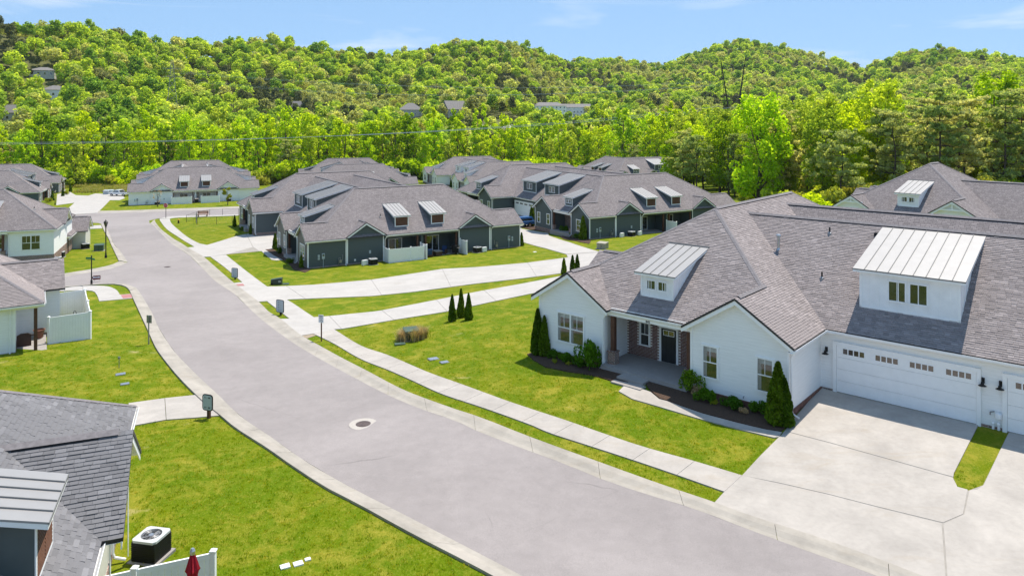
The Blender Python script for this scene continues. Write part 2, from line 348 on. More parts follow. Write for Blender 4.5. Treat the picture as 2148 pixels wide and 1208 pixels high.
#</T>
# ---------------------------------------------------------------- ground sheet, road, kerbs, pavements
def grid_mesh(name, xs, ys, zoff, mat):
    X, Y = np.meshgrid(xs, ys); Z = heights(X, Y) + zoff; nx, ny = len(xs), len(ys)
    v = np.c_[X.ravel(), Y.ravel(), Z.ravel()]
    i = np.arange(nx * ny).reshape(ny, nx); f = np.c_[i[:-1, :-1].ravel(), i[:-1, 1:].ravel(), i[1:, 1:].ravel(), i[1:, :-1].ravel()]
    me = bpy.data.meshes.new(name); me.from_pydata(v.tolist(), [], f.tolist()); me.materials.append(M[mat])
    me.polygons.foreach_set('use_smooth', [True] * len(me.polygons)); me.update(); return link(name, me)
NEAR = (-150., 130., -6., 246.)
structure(grid_mesh('lawn', np.arange(NEAR[0], NEAR[1] + .1, 1.4), np.arange(NEAR[2], NEAR[3] + .1, 1.4), 0, 'lawn_grass'))
xs = np.r_[np.linspace(-2600, -700, 20), np.linspace(-660, NEAR[0], 30), np.linspace(NEAR[0], NEAR[1], 22)[1:], np.linspace(NEAR[1], 760, 34)[1:], np.linspace(800, 2600, 20)]
ys = np.r_[np.linspace(-900, -30, 10), NEAR[2], np.linspace(NEAR[2], NEAR[3], 24)[1:], np.linspace(NEAR[3], 1300, 80)[1:], np.linspace(1340, 3600, 24)]
X, Y = np.meshgrid(xs, ys); Zt = heights(X, Y); inside = (X > NEAR[0] + 1) & (X < NEAR[1] - 1) & (Y > NEAR[2] + 1) & (Y < NEAR[3] - 1)
Zt[inside] -= 3.0
nx = len(xs); ii = np.arange(Zt.size).reshape(Zt.shape)
me = bpy.data.meshes.new('hills'); me.from_pydata(np.c_[X.ravel(), Y.ravel(), Zt.ravel()].tolist(), [], np.c_[ii[:-1, :-1].ravel(), ii[:-1, 1:].ravel(), ii[1:, 1:].ravel(), ii[1:, :-1].ravel()].tolist())
me.materials.append(M['wood_floor_ground']); me.polygons.foreach_set('use_smooth', [True] * len(me.polygons)); structure(link('hills', me))

def spline(pts, step):
    """smooth open curve through pts, resampled every step metres"""
    p = np.array(pts, float); P = np.vstack([2 * p[0] - p[1], p, 2 * p[-1] - p[-2]]); out = []
    for i in range(1, len(P) - 2):
        a, b, c, d = P[i - 1], P[i], P[i + 1], P[i + 2]; t = np.linspace(0, 1, 14, endpoint=False)[:, None]
        out.append(.5 * (2 * b + (c - a) * t + (2 * a - 5 * b + 4 * c - d) * t * t + (3 * b - a - 3 * c + d) * t ** 3))
    q = np.vstack(out + [p[-1:]]); s = np.r_[0, np.cumsum(np.hypot(*np.diff(q, axis=0).T))]
    n = max(2, int(round(s[-1] / step)) + 1); u = np.linspace(0, s[-1], n)
    return np.c_[np.interp(u, s, q[:, 0]), np.interp(u, s, q[:, 1])]
def resample(q, n):
    q = np.array(q); s = np.r_[0, np.cumsum(np.hypot(*np.diff(q, axis=0).T))]; u = np.linspace(0, s[-1], n)
    return np.c_[np.interp(u, s, q[:, 0]), np.interp(u, s, q[:, 1])]
KEEP_OUT = []
def drape(name, poly, off, mat, parent=None, cell=2.0, skirt=.14):
    """flat polygon cut into cells and laid over the terrain, with a skirt"""
    KEEP_OUT.append(poly)
    bm = bmesh.new(); vs_ = [bm.verts.new((x, y, 0)) for x, y in poly]; f = bm.faces.new(vs_); f.normal_update()
    if f.normal.z < 0: f.normal_flip()
    bmesh.ops.triangulate(bm, faces=bm.faces[:])
    p = np.array(poly)
    for ax in (0, 1):
        for k in np.arange(math.ceil(p[:, ax].min() / cell) * cell, p[:, ax].max(), cell):
            co = [0, 0, 0]; co[ax] = k; no = [0, 0, 0]; no[ax] = 1
            bmesh.ops.bisect_plane(bm, geom=bm.verts[:] + bm.edges[:] + bm.faces[:], plane_co=co, plane_no=no)
    bmesh.ops.dissolve_limit(bm, angle_limit=.001, verts=[], edges=[])
    bm.verts.ensure_lookup_table(); a = np.array([v.co[:2] for v in bm.verts]); z = heights(a[:, 0], a[:, 1]) + off
    for v, h in zip(bm.verts, z): v.co.z = h
    if skirt:
        be = [e for e in bm.edges if e.is_boundary]; r = bmesh.ops.extrude_edge_only(bm, edges=be)
        for v in [g for g in r['geom'] if isinstance(g, bmesh.types.BMVert)]: v.co.z -= skirt
    me = bpy.data.meshes.new(name); bm.to_mesh(me); bm.free(); me.materials.append(M[mat]); return link(name, me, parent)
def slab_run(name, A, B, step, parent, mat, top=.05, gap=.008, prof=None):
    """paving cast in panels between two edge lines; every panel an object of its own"""
    KEEP_OUT.append(list(map(tuple, A)) + list(map(tuple, B))[::-1])
    a = spline(A, .5); n = max(1, int(round(np.hypot(*np.diff(a, axis=0).T).sum() / step))); sub = 3
    a = resample(a, n * sub + 1); b = resample(spline(B, .5), n * sub + 1); prof = prof or [(0, top), (1, top)]
    for k in range(n):
        mb = MB(); rows = []
        for j in range(sub + 1):
            i = k * sub + j; p, q = a[i].copy(), b[i].copy()
            if j in (0, sub):
                o = (k * sub + (1 if j == 0 else sub - 1)); d = a[o] - a[i]; d /= np.hypot(*d) + 1e-9; p += d * gap; q += d * gap
            row = []
            for t, h in prof:
                c = p + (q - p) * t; row.append((c[0], c[1], ht(*c) + h))
            rows.append([(row[0][0], row[0][1], row[0][2] - .16)] + row + [(row[-1][0], row[-1][1], row[-1][2] - .2)])
        for r0, r1 in zip(rows[:-1], rows[1:]):
            for m in range(len(r0) - 1): mb.poly([r0[m], r0[m + 1], r1[m + 1], r1[m]])
        mb.poly(rows[0]); mb.poly(rows[-1])
        mb.build(name, mat, parent, recalc=True)

road_poly = [(-64.13, 130.42), (-67.08, 136.25), (-67.18, 139.56), (-62.44, 141.52), (-52.31, 140.86), (-39.79, 141.70), (-45.20, 160.97), (-58.52, 157.57), (-80.05, 153.89), (-86.26, 153.25), (-91.72, 149.22), (-95.47, 145.53), (-87.50, 133.38), (-84.34, 136.65), (-79.59, 136.08), (-75.48, 134.25), (-72.07, 130.60), (-62.98, 115.35), (-55.62, 102.89), (-52.42, 98.10), (-48.97, 92.76), (-45.55, 87.35), (-44.94, 83.39), (-45.63, 81.11), (-46.84, 78.35), (-47.47, 76.12), (-49.17, 70.76), (-49.77, 67.84), (-47.40, 64.60), (-46.77, 67.31), (-44.55, 71.50), (-41.84, 73.25), (-40.52, 73.95), (-39.05, 73.70), (-37.41, 72.38), (-36.19, 71.08), (-33.69, 67.10), (-29.27, 59.84), (-26.19, 54.55), (-23.06, 49.54), (-21.31, 46.92), (-19.59, 44.52), (-17.63, 41.80), (-15.63, 39.10), (-13.82, 36.55), (-12.39, 34.75), (-11.08, 33.33), (-8.86, 30.83), (-7.05, 29.07), (-5.57, 27.76), (-4.65, 27.00), (-2.87, 25.50), (-1.15, 24.08), (0.30, 22.89), (1.90, 21.59), (3.61, 20.23), (6.18, 18.15), (15.20, 19.16), (14.21, 20.45), (12.91, 21.56), (11.33, 22.86), (9.74, 24.06), (7.92, 25.51), (6.58, 26.63), (5.08, 27.59), (3.47, 28.76), (2.04, 30.07), (0.49, 31.35), (-1.59, 33.22), (-2.67, 34.43), (-4.00, 35.55), (-5.60, 37.16), (-7.35, 39.30), (-9.41, 42.15), (-11.86, 45.66), (-14.75, 49.77), (-18.45, 55.48), (-21.52, 60.71), (-25.50, 67.81), (-28.12, 71.97), (-30.53, 75.67), (-34.99, 83.33), (-40.44, 92.32), (-44.03, 97.51), (-47.72, 102.95), (-53.70, 112.94), (-61.71, 126.83)]
structure(drape('road', road_poly, .018, 'asphalt', cell=2.0))
kerb = structure(link('kerb', None))
KP = [(0, .02), (.28, .022), (.42, .045), (.62, .085), (1, .10)]
slab_run('kerb_segment', [(-64.13, 130.42), (-61.71, 126.83), (-53.70, 112.94), (-47.72, 102.95), (-44.03, 97.51), (-40.44, 92.32), (-34.99, 83.33), (-30.53, 75.67), (-25.50, 67.81), (-21.52, 60.71), (-18.45, 55.48), (-14.75, 49.77), (-11.86, 45.66), (-9.41, 42.15), (-7.35, 39.30), (-5.60, 37.16), (-4.00, 35.55), (-2.67, 34.43), (-1.59, 33.22), (0.49, 31.35), (2.04, 30.07), (3.47, 28.76), (5.08, 27.59), (6.58, 26.63), (7.92, 25.51), (9.74, 24.06), (11.33, 22.86), (12.91, 21.56), (14.21, 20.45)],
  [(-66.54, 137.22), (-63.25, 130.87), (-55.29, 116.71), (-49.08, 106.69), (-46.15, 102.49), (-41.93, 96.30), (-38.11, 90.97), (-33.11, 82.77), (-27.97, 74.04), (-22.07, 64.01), (-19.63, 59.49), (-17.98, 57.03), (-14.83, 51.67), (-12.60, 48.52), (-8.83, 43.05), (-5.84, 38.75), (-3.47, 36.23), (-2.35, 35.21), (-1.42, 34.41), (0.51, 32.53), (2.11, 31.12), (3.61, 29.87), (5.61, 28.23), (7.37, 26.91), (8.67, 25.83), (10.08, 24.89), (12.21, 23.14), (13.25, 22.12), (14.58, 20.98)], 3.4, kerb, 'curb_concrete', prof=KP)
slab_run('kerb_segment', [(-36.19, 71.08), (-33.69, 67.10), (-29.27, 59.84), (-26.19, 54.55), (-23.06, 49.54), (-21.31, 46.92), (-19.59, 44.52), (-17.63, 41.80), (-15.63, 39.10), (-13.82, 36.55), (-12.39, 34.75), (-11.08, 33.33), (-8.86, 30.83), (-7.05, 29.07), (-5.57, 27.76), (-4.65, 27.00), (-2.87, 25.50), (-1.15, 24.08), (0.30, 22.89), (1.90, 21.59), (3.61, 20.23)],
  [(-35.93, 69.28), (-33.04, 64.43), (-29.34, 58.26), (-25.86, 52.48), (-23.45, 48.49), (-21.37, 45.38), (-19.04, 42.04), (-16.81, 39.01), (-15.38, 37.15), (-14.16, 35.68), (-12.66, 33.84), (-10.51, 31.62), (-9.12, 30.12), (-7.28, 28.27), (-6.24, 27.39), (-5.68, 26.94), (-3.29, 24.89), (-1.11, 23.17), (-0.57, 22.69), (0.79, 21.67), (2.44, 20.30)], 3.4, kerb, 'curb_concrete', prof=KP)
slab_run('kerb_segment', [(-72.07, 130.60), (-62.98, 115.35), (-55.62, 102.89), (-52.42, 98.10), (-48.97, 92.76), (-45.55, 87.35)], [(-73.39, 131.59), (-66.34, 119.92), (-60.23, 109.91), (-55.47, 101.95), (-50.86, 94.37), (-46.99, 88.05)], 3.4, kerb, 'curb_concrete', prof=KP)
slab_run('kerb_segment', [(-45.40, 87.01), (-44.94, 83.39), (-45.63, 81.11), (-46.84, 78.35), (-47.47, 76.12), (-49.17, 70.76)], [(-46.65, 87.53), (-46.22, 84.84), (-46.76, 82.26), (-47.79, 79.94), (-48.64, 78.00), (-50.44, 72.59)], 3.4, kerb, 'curb_concrete', prof=KP)
slab_run('kerb_segment', [(-46.77, 67.31), (-44.55, 71.50), (-41.84, 73.25), (-40.52, 73.95), (-39.05, 73.70), (-37.41, 72.38), (-36.19, 71.08)], [(-46.12, 66.37), (-43.99, 70.60), (-41.39, 72.45), (-40.08, 73.14), (-38.79, 72.76), (-37.40, 71.45), (-36.08, 69.53)], 3.4, kerb, 'curb_concrete', prof=KP)
slab_run('kerb_segment', [(-86.26, 153.25), (-80.05, 153.89), (-67.99, 155.91), (-58.52, 157.57), (-45.20, 160.97)], [(-88.26, 157.16), (-82.13, 157.90), (-69.85, 160.18), (-60.20, 162.10), (-46.71, 166.37)], 4, kerb, 'curb_concrete', prof=KP)

pave = structure(link('pavement', None))
PM = 'concrete_pavement'
slab_run('paving_slab', [(-14.08, 52.18), (-11.90, 49.25), (-9.26, 45.13), (-7.16, 42.42), (-5.64, 40.38), (-3.62, 37.76), (-1.48, 35.73), (0.99, 33.41), (1.54, 32.78), (3.14, 31.52), (4.69, 30.33), (6.38, 29.00), (7.98, 27.68)],
  [(-12.87, 53.31), (-9.93, 48.41), (-7.71, 45.65), (-4.90, 41.60), (-3.06, 39.38), (-0.58, 36.64), (1.04, 35.10), (2.28, 34.02), (4.05, 32.45), (5.57, 31.20), (7.32, 30.02), (9.00, 28.81)], 1.95, pave, PM)
slab_run('paving_slab', [(-21.82, 65.10), (-20.58, 62.87), (-18.78, 59.71), (-17.18, 56.96)], [(-19.90, 64.99), (-18.65, 62.95), (-16.88, 59.85), (-15.43, 57.40)], 2, pave, 'lane_concrete')
slab_run('paving_slab', [(-37.36, 91.23), (-32.61, 83.74), (-27.27, 74.54)], [(-35.94, 92.59), (-29.63, 81.94), (-23.95, 72.02)], 2, pave, 'lane_concrete')
slab_run('paving_slab', [(-66.42, 138.92), (-64.00, 134.13), (-55.17, 118.10), (-47.95, 106.64), (-42.58, 98.82)], [(-64.21, 138.23), (-59.50, 128.81), (-49.91, 111.81), (-43.93, 102.72), (-41.51, 100.31)], 2, pave, 'lane_concrete')
slab_run('paving_slab', [(-66.64, 139.57), (-66.51, 142.38), (-63.28, 143.42), (-52.96, 142.61)], [(-64.35, 138.53), (-64.07, 139.88), (-61.57, 140.15), (-51.75, 139.36)], 3, pave, 'lane_concrete')
slab_run('paving_slab', [(-72.45, 124.00), (-69.39, 124.80)], [(-75.37, 129.00), (-72.56, 130.11)], 2, pave, 'lane_concrete')
slab_run('paving_slab', [(-43.26, 68.65), (-43.61, 70.07), (-43.05, 71.25), (-42.21, 72.09), (-39.90, 72.17), (-38.24, 70.78), (-37.06, 69.27), (-35.97, 67.56)], [(-42.69, 67.75), (-42.93, 68.97), (-41.98, 69.47), (-40.90, 69.85), (-39.56, 69.49), (-38.14, 67.65), (-37.00, 65.89), (-36.08, 64.40)], 2, pave, 'lane_concrete')
structure(drape('pavement_landing', [(-35.97, 67.56), (-35.09, 68.05), (-33.82, 65.92), (-36.08, 64.40)], .045, 'lane_concrete'))
structure(drape('tactile_pad', [(-35.82, 67.44), (-35.08, 67.86), (-34.02, 66.15), (-34.68, 65.68)], .052, 'pad_red', skirt=0))
structure(drape('tactile_pad', [(-27.46, 73.33), (-26.81, 73.47), (-26.26, 72.35), (-26.89, 72.23)], .062, 'pad_red', skirt=0))
structure(drape('bare_soil_strip', [(-14.86, 51.74), (-14.21, 52.42), (-13.75, 51.71), (-14.21, 50.85)], .02, 'dry_soil', skirt=0))

drv = structure(link('driveway', None))
DP = [[(7.37, 26.91), (7.98, 27.68), (9.00, 28.81), (10.31, 28.14), (11.78, 27.34), (13.12, 26.48), (14.83, 25.44), (13.09, 22.21), (12.21, 23.14), (10.08, 24.89), (8.67, 25.83)],
      [(9.00, 28.81), (10.13, 30.21), (11.59, 31.92), (12.12, 32.25), (13.50, 31.19), (15.01, 29.89), (16.62, 28.51), (16.89, 28.25), (16.70, 27.64), (16.96, 27.43), (15.88, 25.95), (14.91, 25.49), (13.15, 26.53), (11.80, 27.38), (10.32, 28.19)],
      [(12.15, 32.32), (12.69, 33.36), (15.44, 36.83), (20.52, 32.49), (20.44, 32.31), (17.14, 28.58), (16.96, 28.32), (16.65, 28.56), (15.04, 29.95), (13.53, 31.25)],
      [(17.00, 27.38), (17.31, 27.41), (17.74, 27.70), (21.38, 31.66), (24.77, 28.87), (26.11, 24.82), (18.84, 17.90), (14.55, 20.94), (13.14, 22.19), (14.88, 25.41), (15.91, 25.92)]]
drape('driveway_bed', [(7.44, 26.99), (8.00, 27.68), (9.08, 28.87), (11.64, 31.96), (12.75, 33.41), (15.41, 36.77), (20.48, 32.47), (20.38, 32.27), (17.12, 28.58), (16.93, 28.29), (16.70, 27.60), (16.98, 27.39), (17.71, 27.70), (21.33, 31.62), (24.71, 28.80), (25.96, 24.83), (18.72, 17.91), (14.58, 20.98), (13.16, 22.23), (12.23, 23.16), (10.09, 24.91), (8.68, 25.86)], .036, 'dark_joint', drv, cell=1.6)
for q in DP: drape('driveway_panel', q, .05, PM, drv, cell=1.6)
structure(drape('front_walk', [(5.33, 36.79), (5.68, 37.41), (6.05, 37.68), (6.89, 36.61), (7.15, 35.79), (7.46, 35.57), (8.81, 34.22), (10.17, 33.24), (11.21, 32.57), (11.83, 32.31), (11.55, 31.88), (11.32, 31.83), (10.00, 32.68), (8.39, 33.82), (6.99, 34.97), (5.85, 35.88)], .05, PM, cell=1.0))
drape('lane_bed', [(-17.93, 57.04), (-15.44, 57.36), (-11.05, 59.09), (-7.18, 62.67), (-3.89, 65.44), (2.06, 69.19), (4.63, 70.79), (7.48, 70.54), (8.05, 64.16), (4.03, 64.90), (1.44, 63.44), (-3.14, 59.89), (-5.15, 58.09), (-8.45, 56.08), (-12.87, 53.35), (-14.06, 52.25), (-14.80, 51.76)], .034, 'dark_joint', drv)
drape('lane_bed', [(-27.94, 74.06), (-27.23, 74.49), (-23.79, 71.82), (-19.50, 72.64), (-14.35, 74.96), (-7.64, 80.31), (-3.85, 80.46), (1.69, 81.43), (6.31, 83.40), (6.37, 86.43), (4.31, 93.87), (1.67, 101.21), (-0.51, 113.03), (-0.72, 123.16), (0.51, 131.15), (3.39, 127.76), (2.89, 120.75), (1.31, 115.95), (5.37, 110.76), (5.35, 108.05), (7.75, 99.45), (9.56, 89.56), (10.39, 85.43), (11.66, 79.76), (11.87, 72.21), (7.61, 70.88), (4.83, 72.49), (2.42, 71.83), (-3.37, 70.33), (-9.04, 67.53), (-12.65, 66.03), (-19.76, 64.98), (-22.13, 64.29)], .034, 'dark_joint', drv)
drape('driveway_bed', [(-43.26, 98.18), (-42.46, 98.69), (-41.44, 100.23), (-41.03, 103.29), (-40.38, 107.89), (-37.96, 110.92), (-36.64, 114.18), (-34.23, 111.37), (-31.64, 101.34), (-31.57, 96.78), (-32.70, 95.37), (-35.80, 93.16), (-37.41, 91.34), (-38.14, 91.11)], .034, 'dark_joint', drv)
for i, q in enumerate([[(-17.98, 57.03), (-17.18, 56.96), (-15.43, 57.40), (-14.34, 57.71), (-12.36, 53.35), (-12.87, 53.31), (-14.08, 52.18), (-14.83, 51.67)], [(-14.30, 57.73), (-11.06, 59.13), (-10.55, 59.50), (-8.94, 55.74), (-12.33, 53.37)],
      [(-10.51, 59.53), (-7.15, 62.70), (-6.50, 63.23), (-5.14, 58.03), (-8.91, 55.77)], [(-6.47, 63.26), (-3.90, 65.50), (-2.54, 66.50), (-1.35, 61.34), (-5.11, 58.08)], [(-2.50, 66.53), (2.06, 69.26), (4.63, 70.86), (7.58, 70.56), (8.13, 64.12), (4.03, 64.84), (1.44, 63.38), (-1.31, 61.37)]]):
    drape('lane_panel', q, .05, 'lane_concrete', drv)
for q in [[(-27.97, 74.04), (-27.27, 74.54), (-23.81, 71.88), (-22.12, 72.12), (-18.31, 65.21), (-19.76, 64.94), (-22.07, 64.01)], [(-22.08, 72.14), (-19.53, 72.70), (-14.37, 75.02), (-11.76, 66.33), (-12.64, 65.98), (-18.27, 65.23)], [(-14.32, 75.04), (-7.64, 80.38), (-5.78, 69.24), (-9.04, 67.48), (-11.72, 66.35)],
          [(-7.60, 80.43), (-3.86, 80.53), (1.69, 81.51), (2.37, 71.74), (-3.36, 70.28), (-5.74, 69.28)], [(1.74, 81.52), (6.37, 83.41), (6.39, 85.93), (10.41, 85.58), (11.66, 79.76), (11.95, 72.15), (7.61, 70.83), (4.85, 72.42), (2.41, 71.77)],
          [(6.39, 86.66), (4.32, 94.03), (1.64, 101.37), (-0.59, 113.03), (-0.80, 123.37), (0.51, 131.33), (3.47, 127.88), (2.97, 120.75), (1.28, 116.05), (5.45, 110.81), (5.39, 108.20), (7.80, 99.62), (9.61, 89.64), (10.26, 86.22)]]:
    drape('lane_panel', q, .05, 'lane_concrete', drv)
for q in [[(-43.36, 98.26), (-42.58, 98.82), (-41.51, 100.31), (-41.06, 103.37), (-40.44, 108.03), (-39.71, 110.00), (-34.68, 98.53), (-35.78, 93.09), (-37.36, 91.23), (-38.11, 90.97)], [(-39.65, 110.04), (-38.01, 111.06), (-36.71, 114.38), (-34.18, 111.46), (-31.58, 101.26), (-31.53, 96.70), (-32.68, 95.30), (-34.64, 98.61)]]:
    drape('driveway_panel', q, .05, 'lane_concrete', drv)
drape('driveway_panel', [(-32.53, 95.59), (-32.03, 96.15), (-29.55, 92.45), (-27.54, 89.24), (-28.36, 88.73), (-29.09, 89.22)], .05, 'lane_concrete', drv)
drape('driveway_panel', [(-16.68, 38.88), (-14.16, 35.68), (-14.99, 35.44), (-16.46, 35.10), (-18.05, 38.33)], .05, PM, drv); drape('driveway_panel', [(-18.07, 38.32), (-16.48, 35.09), (-17.77, 34.16), (-19.51, 37.50)], .05, PM, drv)
drape('driveway_panel', [(-91.95, 149.69), (-104.46, 175.94), (-105.58, 170.71), (-123.61, 200.27), (-125.84, 209.37), (-116.14, 196.19), (-111.64, 194.11), (-113.31, 200.38), (-104.06, 196.14), (-97.86, 186.28), (-96.38, 181.00), (-98.88, 181.20), (-87.69, 156.26), (-86.31, 153.35)], .05, 'lane_concrete', drv)

structure(drape('mulch_bed', [(0.89, 43.14), (1.25, 41.86), (1.86, 40.58), (2.98, 39.70), (4.07, 39.06), (4.69, 38.59), (5.67, 37.58), (6.38, 38.21), (5.98, 39.14), (5.47, 39.88), (5.09, 40.58), (3.45, 42.35), (1.88, 43.99)], .06, 'mulch', cell=.8))
structure(drape('mulch_bed', [(6.93, 36.68), (6.85, 37.28), (6.84, 38.00), (7.41, 37.92), (7.92, 37.54), (8.76, 36.99), (9.34, 36.46), (10.66, 35.35), (11.89, 34.16), (12.57, 33.56), (12.25, 32.88), (11.81, 32.38), (11.22, 32.61), (10.18, 33.27), (8.82, 34.27), (7.47, 35.62), (7.19, 35.84)], .075, 'mulch', cell=.8))
structure(drape('mulch_bed', [(-32.40, 96.69), (-31.53, 97.07), (-29.39, 93.85), (-27.13, 90.76), (-24.18, 86.11), (-22.54, 82.55), (-22.64, 80.65), (-24.48, 82.62), (-26.59, 87.43), (-29.73, 92.10)], .06, 'mulch', cell=1.2))
structure(drape('mulch_bed', [(1.67, 117.08), (2.82, 121.28), (4.13, 118.12), (5.80, 114.92), (5.90, 111.19), (4.11, 113.41), (2.68, 115.01)], .06, 'mulch', cell=1.5))
structure(drape('mulch_bed', [(6.91, 106.73), (8.16, 108.76), (9.53, 104.43), (10.83, 100.83), (10.13, 96.61), (8.63, 101.10), (7.35, 103.27)], .06, 'mulch', cell=1.5))

# manholes and marks in the road
def manhole(p, rim, cov, label, group=None):
    t = thing('manhole', label, 'manhole cover', (p[0], p[1], ht(*p) + .02), 0, group)
    MB().lathe([(rim, -.05), (rim, .006), (rim - .02, .010), (cov + .012, .010), (cov + .012, -.02)], 40).build('rim', 'cover_rim', t)
    m = MB().lathe([(cov, -.03), (cov, .006), (cov - .05, .012), (0, .012)], 36)
    for k in range(1, 4): m.lathe([(cov * k * .25, .012), (cov * k * .25, .018), (cov * k * .25 + .025, .018), (cov * k * .25 + .025, .012)], 30)
    m.build('cover', 'iron_cover', t)
manhole((-6.94, 34.40), .66, .345, 'round iron manhole cover in a pale concrete ring on the road')
manhole((-39.29, 83.99), .40, .38, 'small dark iron cover in the road near the far junction')
# ---------------------------------------------------------------- houses
EAVE, PITCH, OV = 3.113, .647, .35
def clip_poly(pts, n, d):
    """keep the part of a polygon with n.p <= d"""
    out = []
    for i in range(len(pts)):
        a, b = pts[i], pts[(i + 1) % len(pts)]; da, db = sum(x * y for x, y in zip(n, a)) - d, sum(x * y for x, y in zip(n, b)) - d
        if da <= 0: out.append(a)
        if (da < 0 < db) or (db < 0 < da): t = da / (da - db); out.append(tuple(x + (y - x) * t for x, y in zip(a, b)))
    return out
def roof_slab(mb, face, th=.11, mi=0, mi_edge=1):
    """one roof plane: shingled top, dark edge; face starts with its eave edge"""
    P = [Vector(p) for p in face]; e = (P[1] - P[0]).normalized(); n = Vector((0, 0, 0))
    for k in range(len(P)): n += P[k].cross(P[(k + 1) % len(P)])
    n.normalize(); n = n if n.z > 0 else -n
    up = n.cross(e); up = up if up.z > 0 else -up
    uv = [((p - P[0]).dot(e), (p - P[0]).dot(up)) for p in P]
    mb.poly(face, mi, uv)
    low = [tuple(p - Vector((0, 0, th))) for p in P]; mb.poly(low[::-1], mi_edge)
    for k in range(len(P)): mb.poly([face[k], low[k], low[(k + 1) % len(P)], face[(k + 1) % len(P)]], mi_edge)
    return P[0], e, up, n, uv
def shingle_tabs(face, hide=lambda p: False, row=.128, wid=(.15, .38), seed=1):
    """every tab of a roof plane as a small wedge; returns list of (8 corners)"""
    rn = random.Random(seed); P = [Vector(p) for p in face]; e = (P[1] - P[0]).normalized(); n = Vector((0, 0, 0))
    for k in range(len(P)): n += P[k].cross(P[(k + 1) % len(P)])
    n.normalize(); n = n if n.z > 0 else -n
    up = n.cross(e); up = up if up.z > 0 else -up
    q = [((p - P[0]).dot(e), (p - P[0]).dot(up)) for p in P]; out = []; H = max(y for x, y in q); y = -.02; r = 0
    while y < H - .05:
        ym = y + row * .5; xs_ = []
        for (x0, y0), (x1, y1) in zip(q, q[1:] + q[:1]):
            if (y0 - ym) * (y1 - ym) < 0: xs_.append(x0 + (x1 - x0) * (ym - y0) / (y1 - y0))
        if len(xs_) >= 2:
            a, b = min(xs_), max(xs_); x = a - rn.random() * .2
            while x < b - .03:
                w = rn.uniform(*wid); x0, x1 = max(x, a), min(x + w, b); x += w
                if x1 - x0 < .04: continue
                t = .016 + rn.random() * .016; s = rn.uniform(-.006, .006)
                c = P[0] + e * ((x0 + x1) / 2) + up * ym
                if hide(c): continue
                A = [P[0] + e * xx + up * yy + n * hh for xx, yy, hh in ((x0 + .004, y + s, 0), (x1 - .004, y + s, 0), (x1 - .004, y + row + .015, -.002), (x0 + .004, y + row + .015, -.002), (x0 + .004, y + s, t), (x1 - .004, y + s, t), (x1 - .004, y + row + .015, .003), (x0 + .004, y + row + .015, .003))]
                out.append(A)
        y += row; r += 1
    return out
def tab_meshes(tabs, parent, mat, singles=300, near=lambda c: 0):
    tabs = sorted(tabs, key=lambda A: near(sum((a for a in A), Vector()) / 8))
    for A in tabs[:singles]:
        c = sum((a for a in A), Vector()) / 8; m = MB().hexa([tuple(a - c) for a in A]); m.build('shingle', mat, parent, recalc=False, loc=c)
    if len(tabs) > singles:
        v = np.array([[tuple(a) for a in A] for A in tabs[singles:]]).reshape(-1, 3); n = len(tabs) - singles
        F = np.array([(4, 5, 6, 7), (0, 1, 5, 4), (1, 2, 6, 5), (3, 0, 4, 7)])[None] + 8 * np.arange(n)[:, None, None]
        me = bpy.data.meshes.new('shingles'); me.from_pydata(v.tolist(), [], F.reshape(-1, 4).tolist()); me.materials.append(M[mat]); stuff(link('shingles', me, parent))

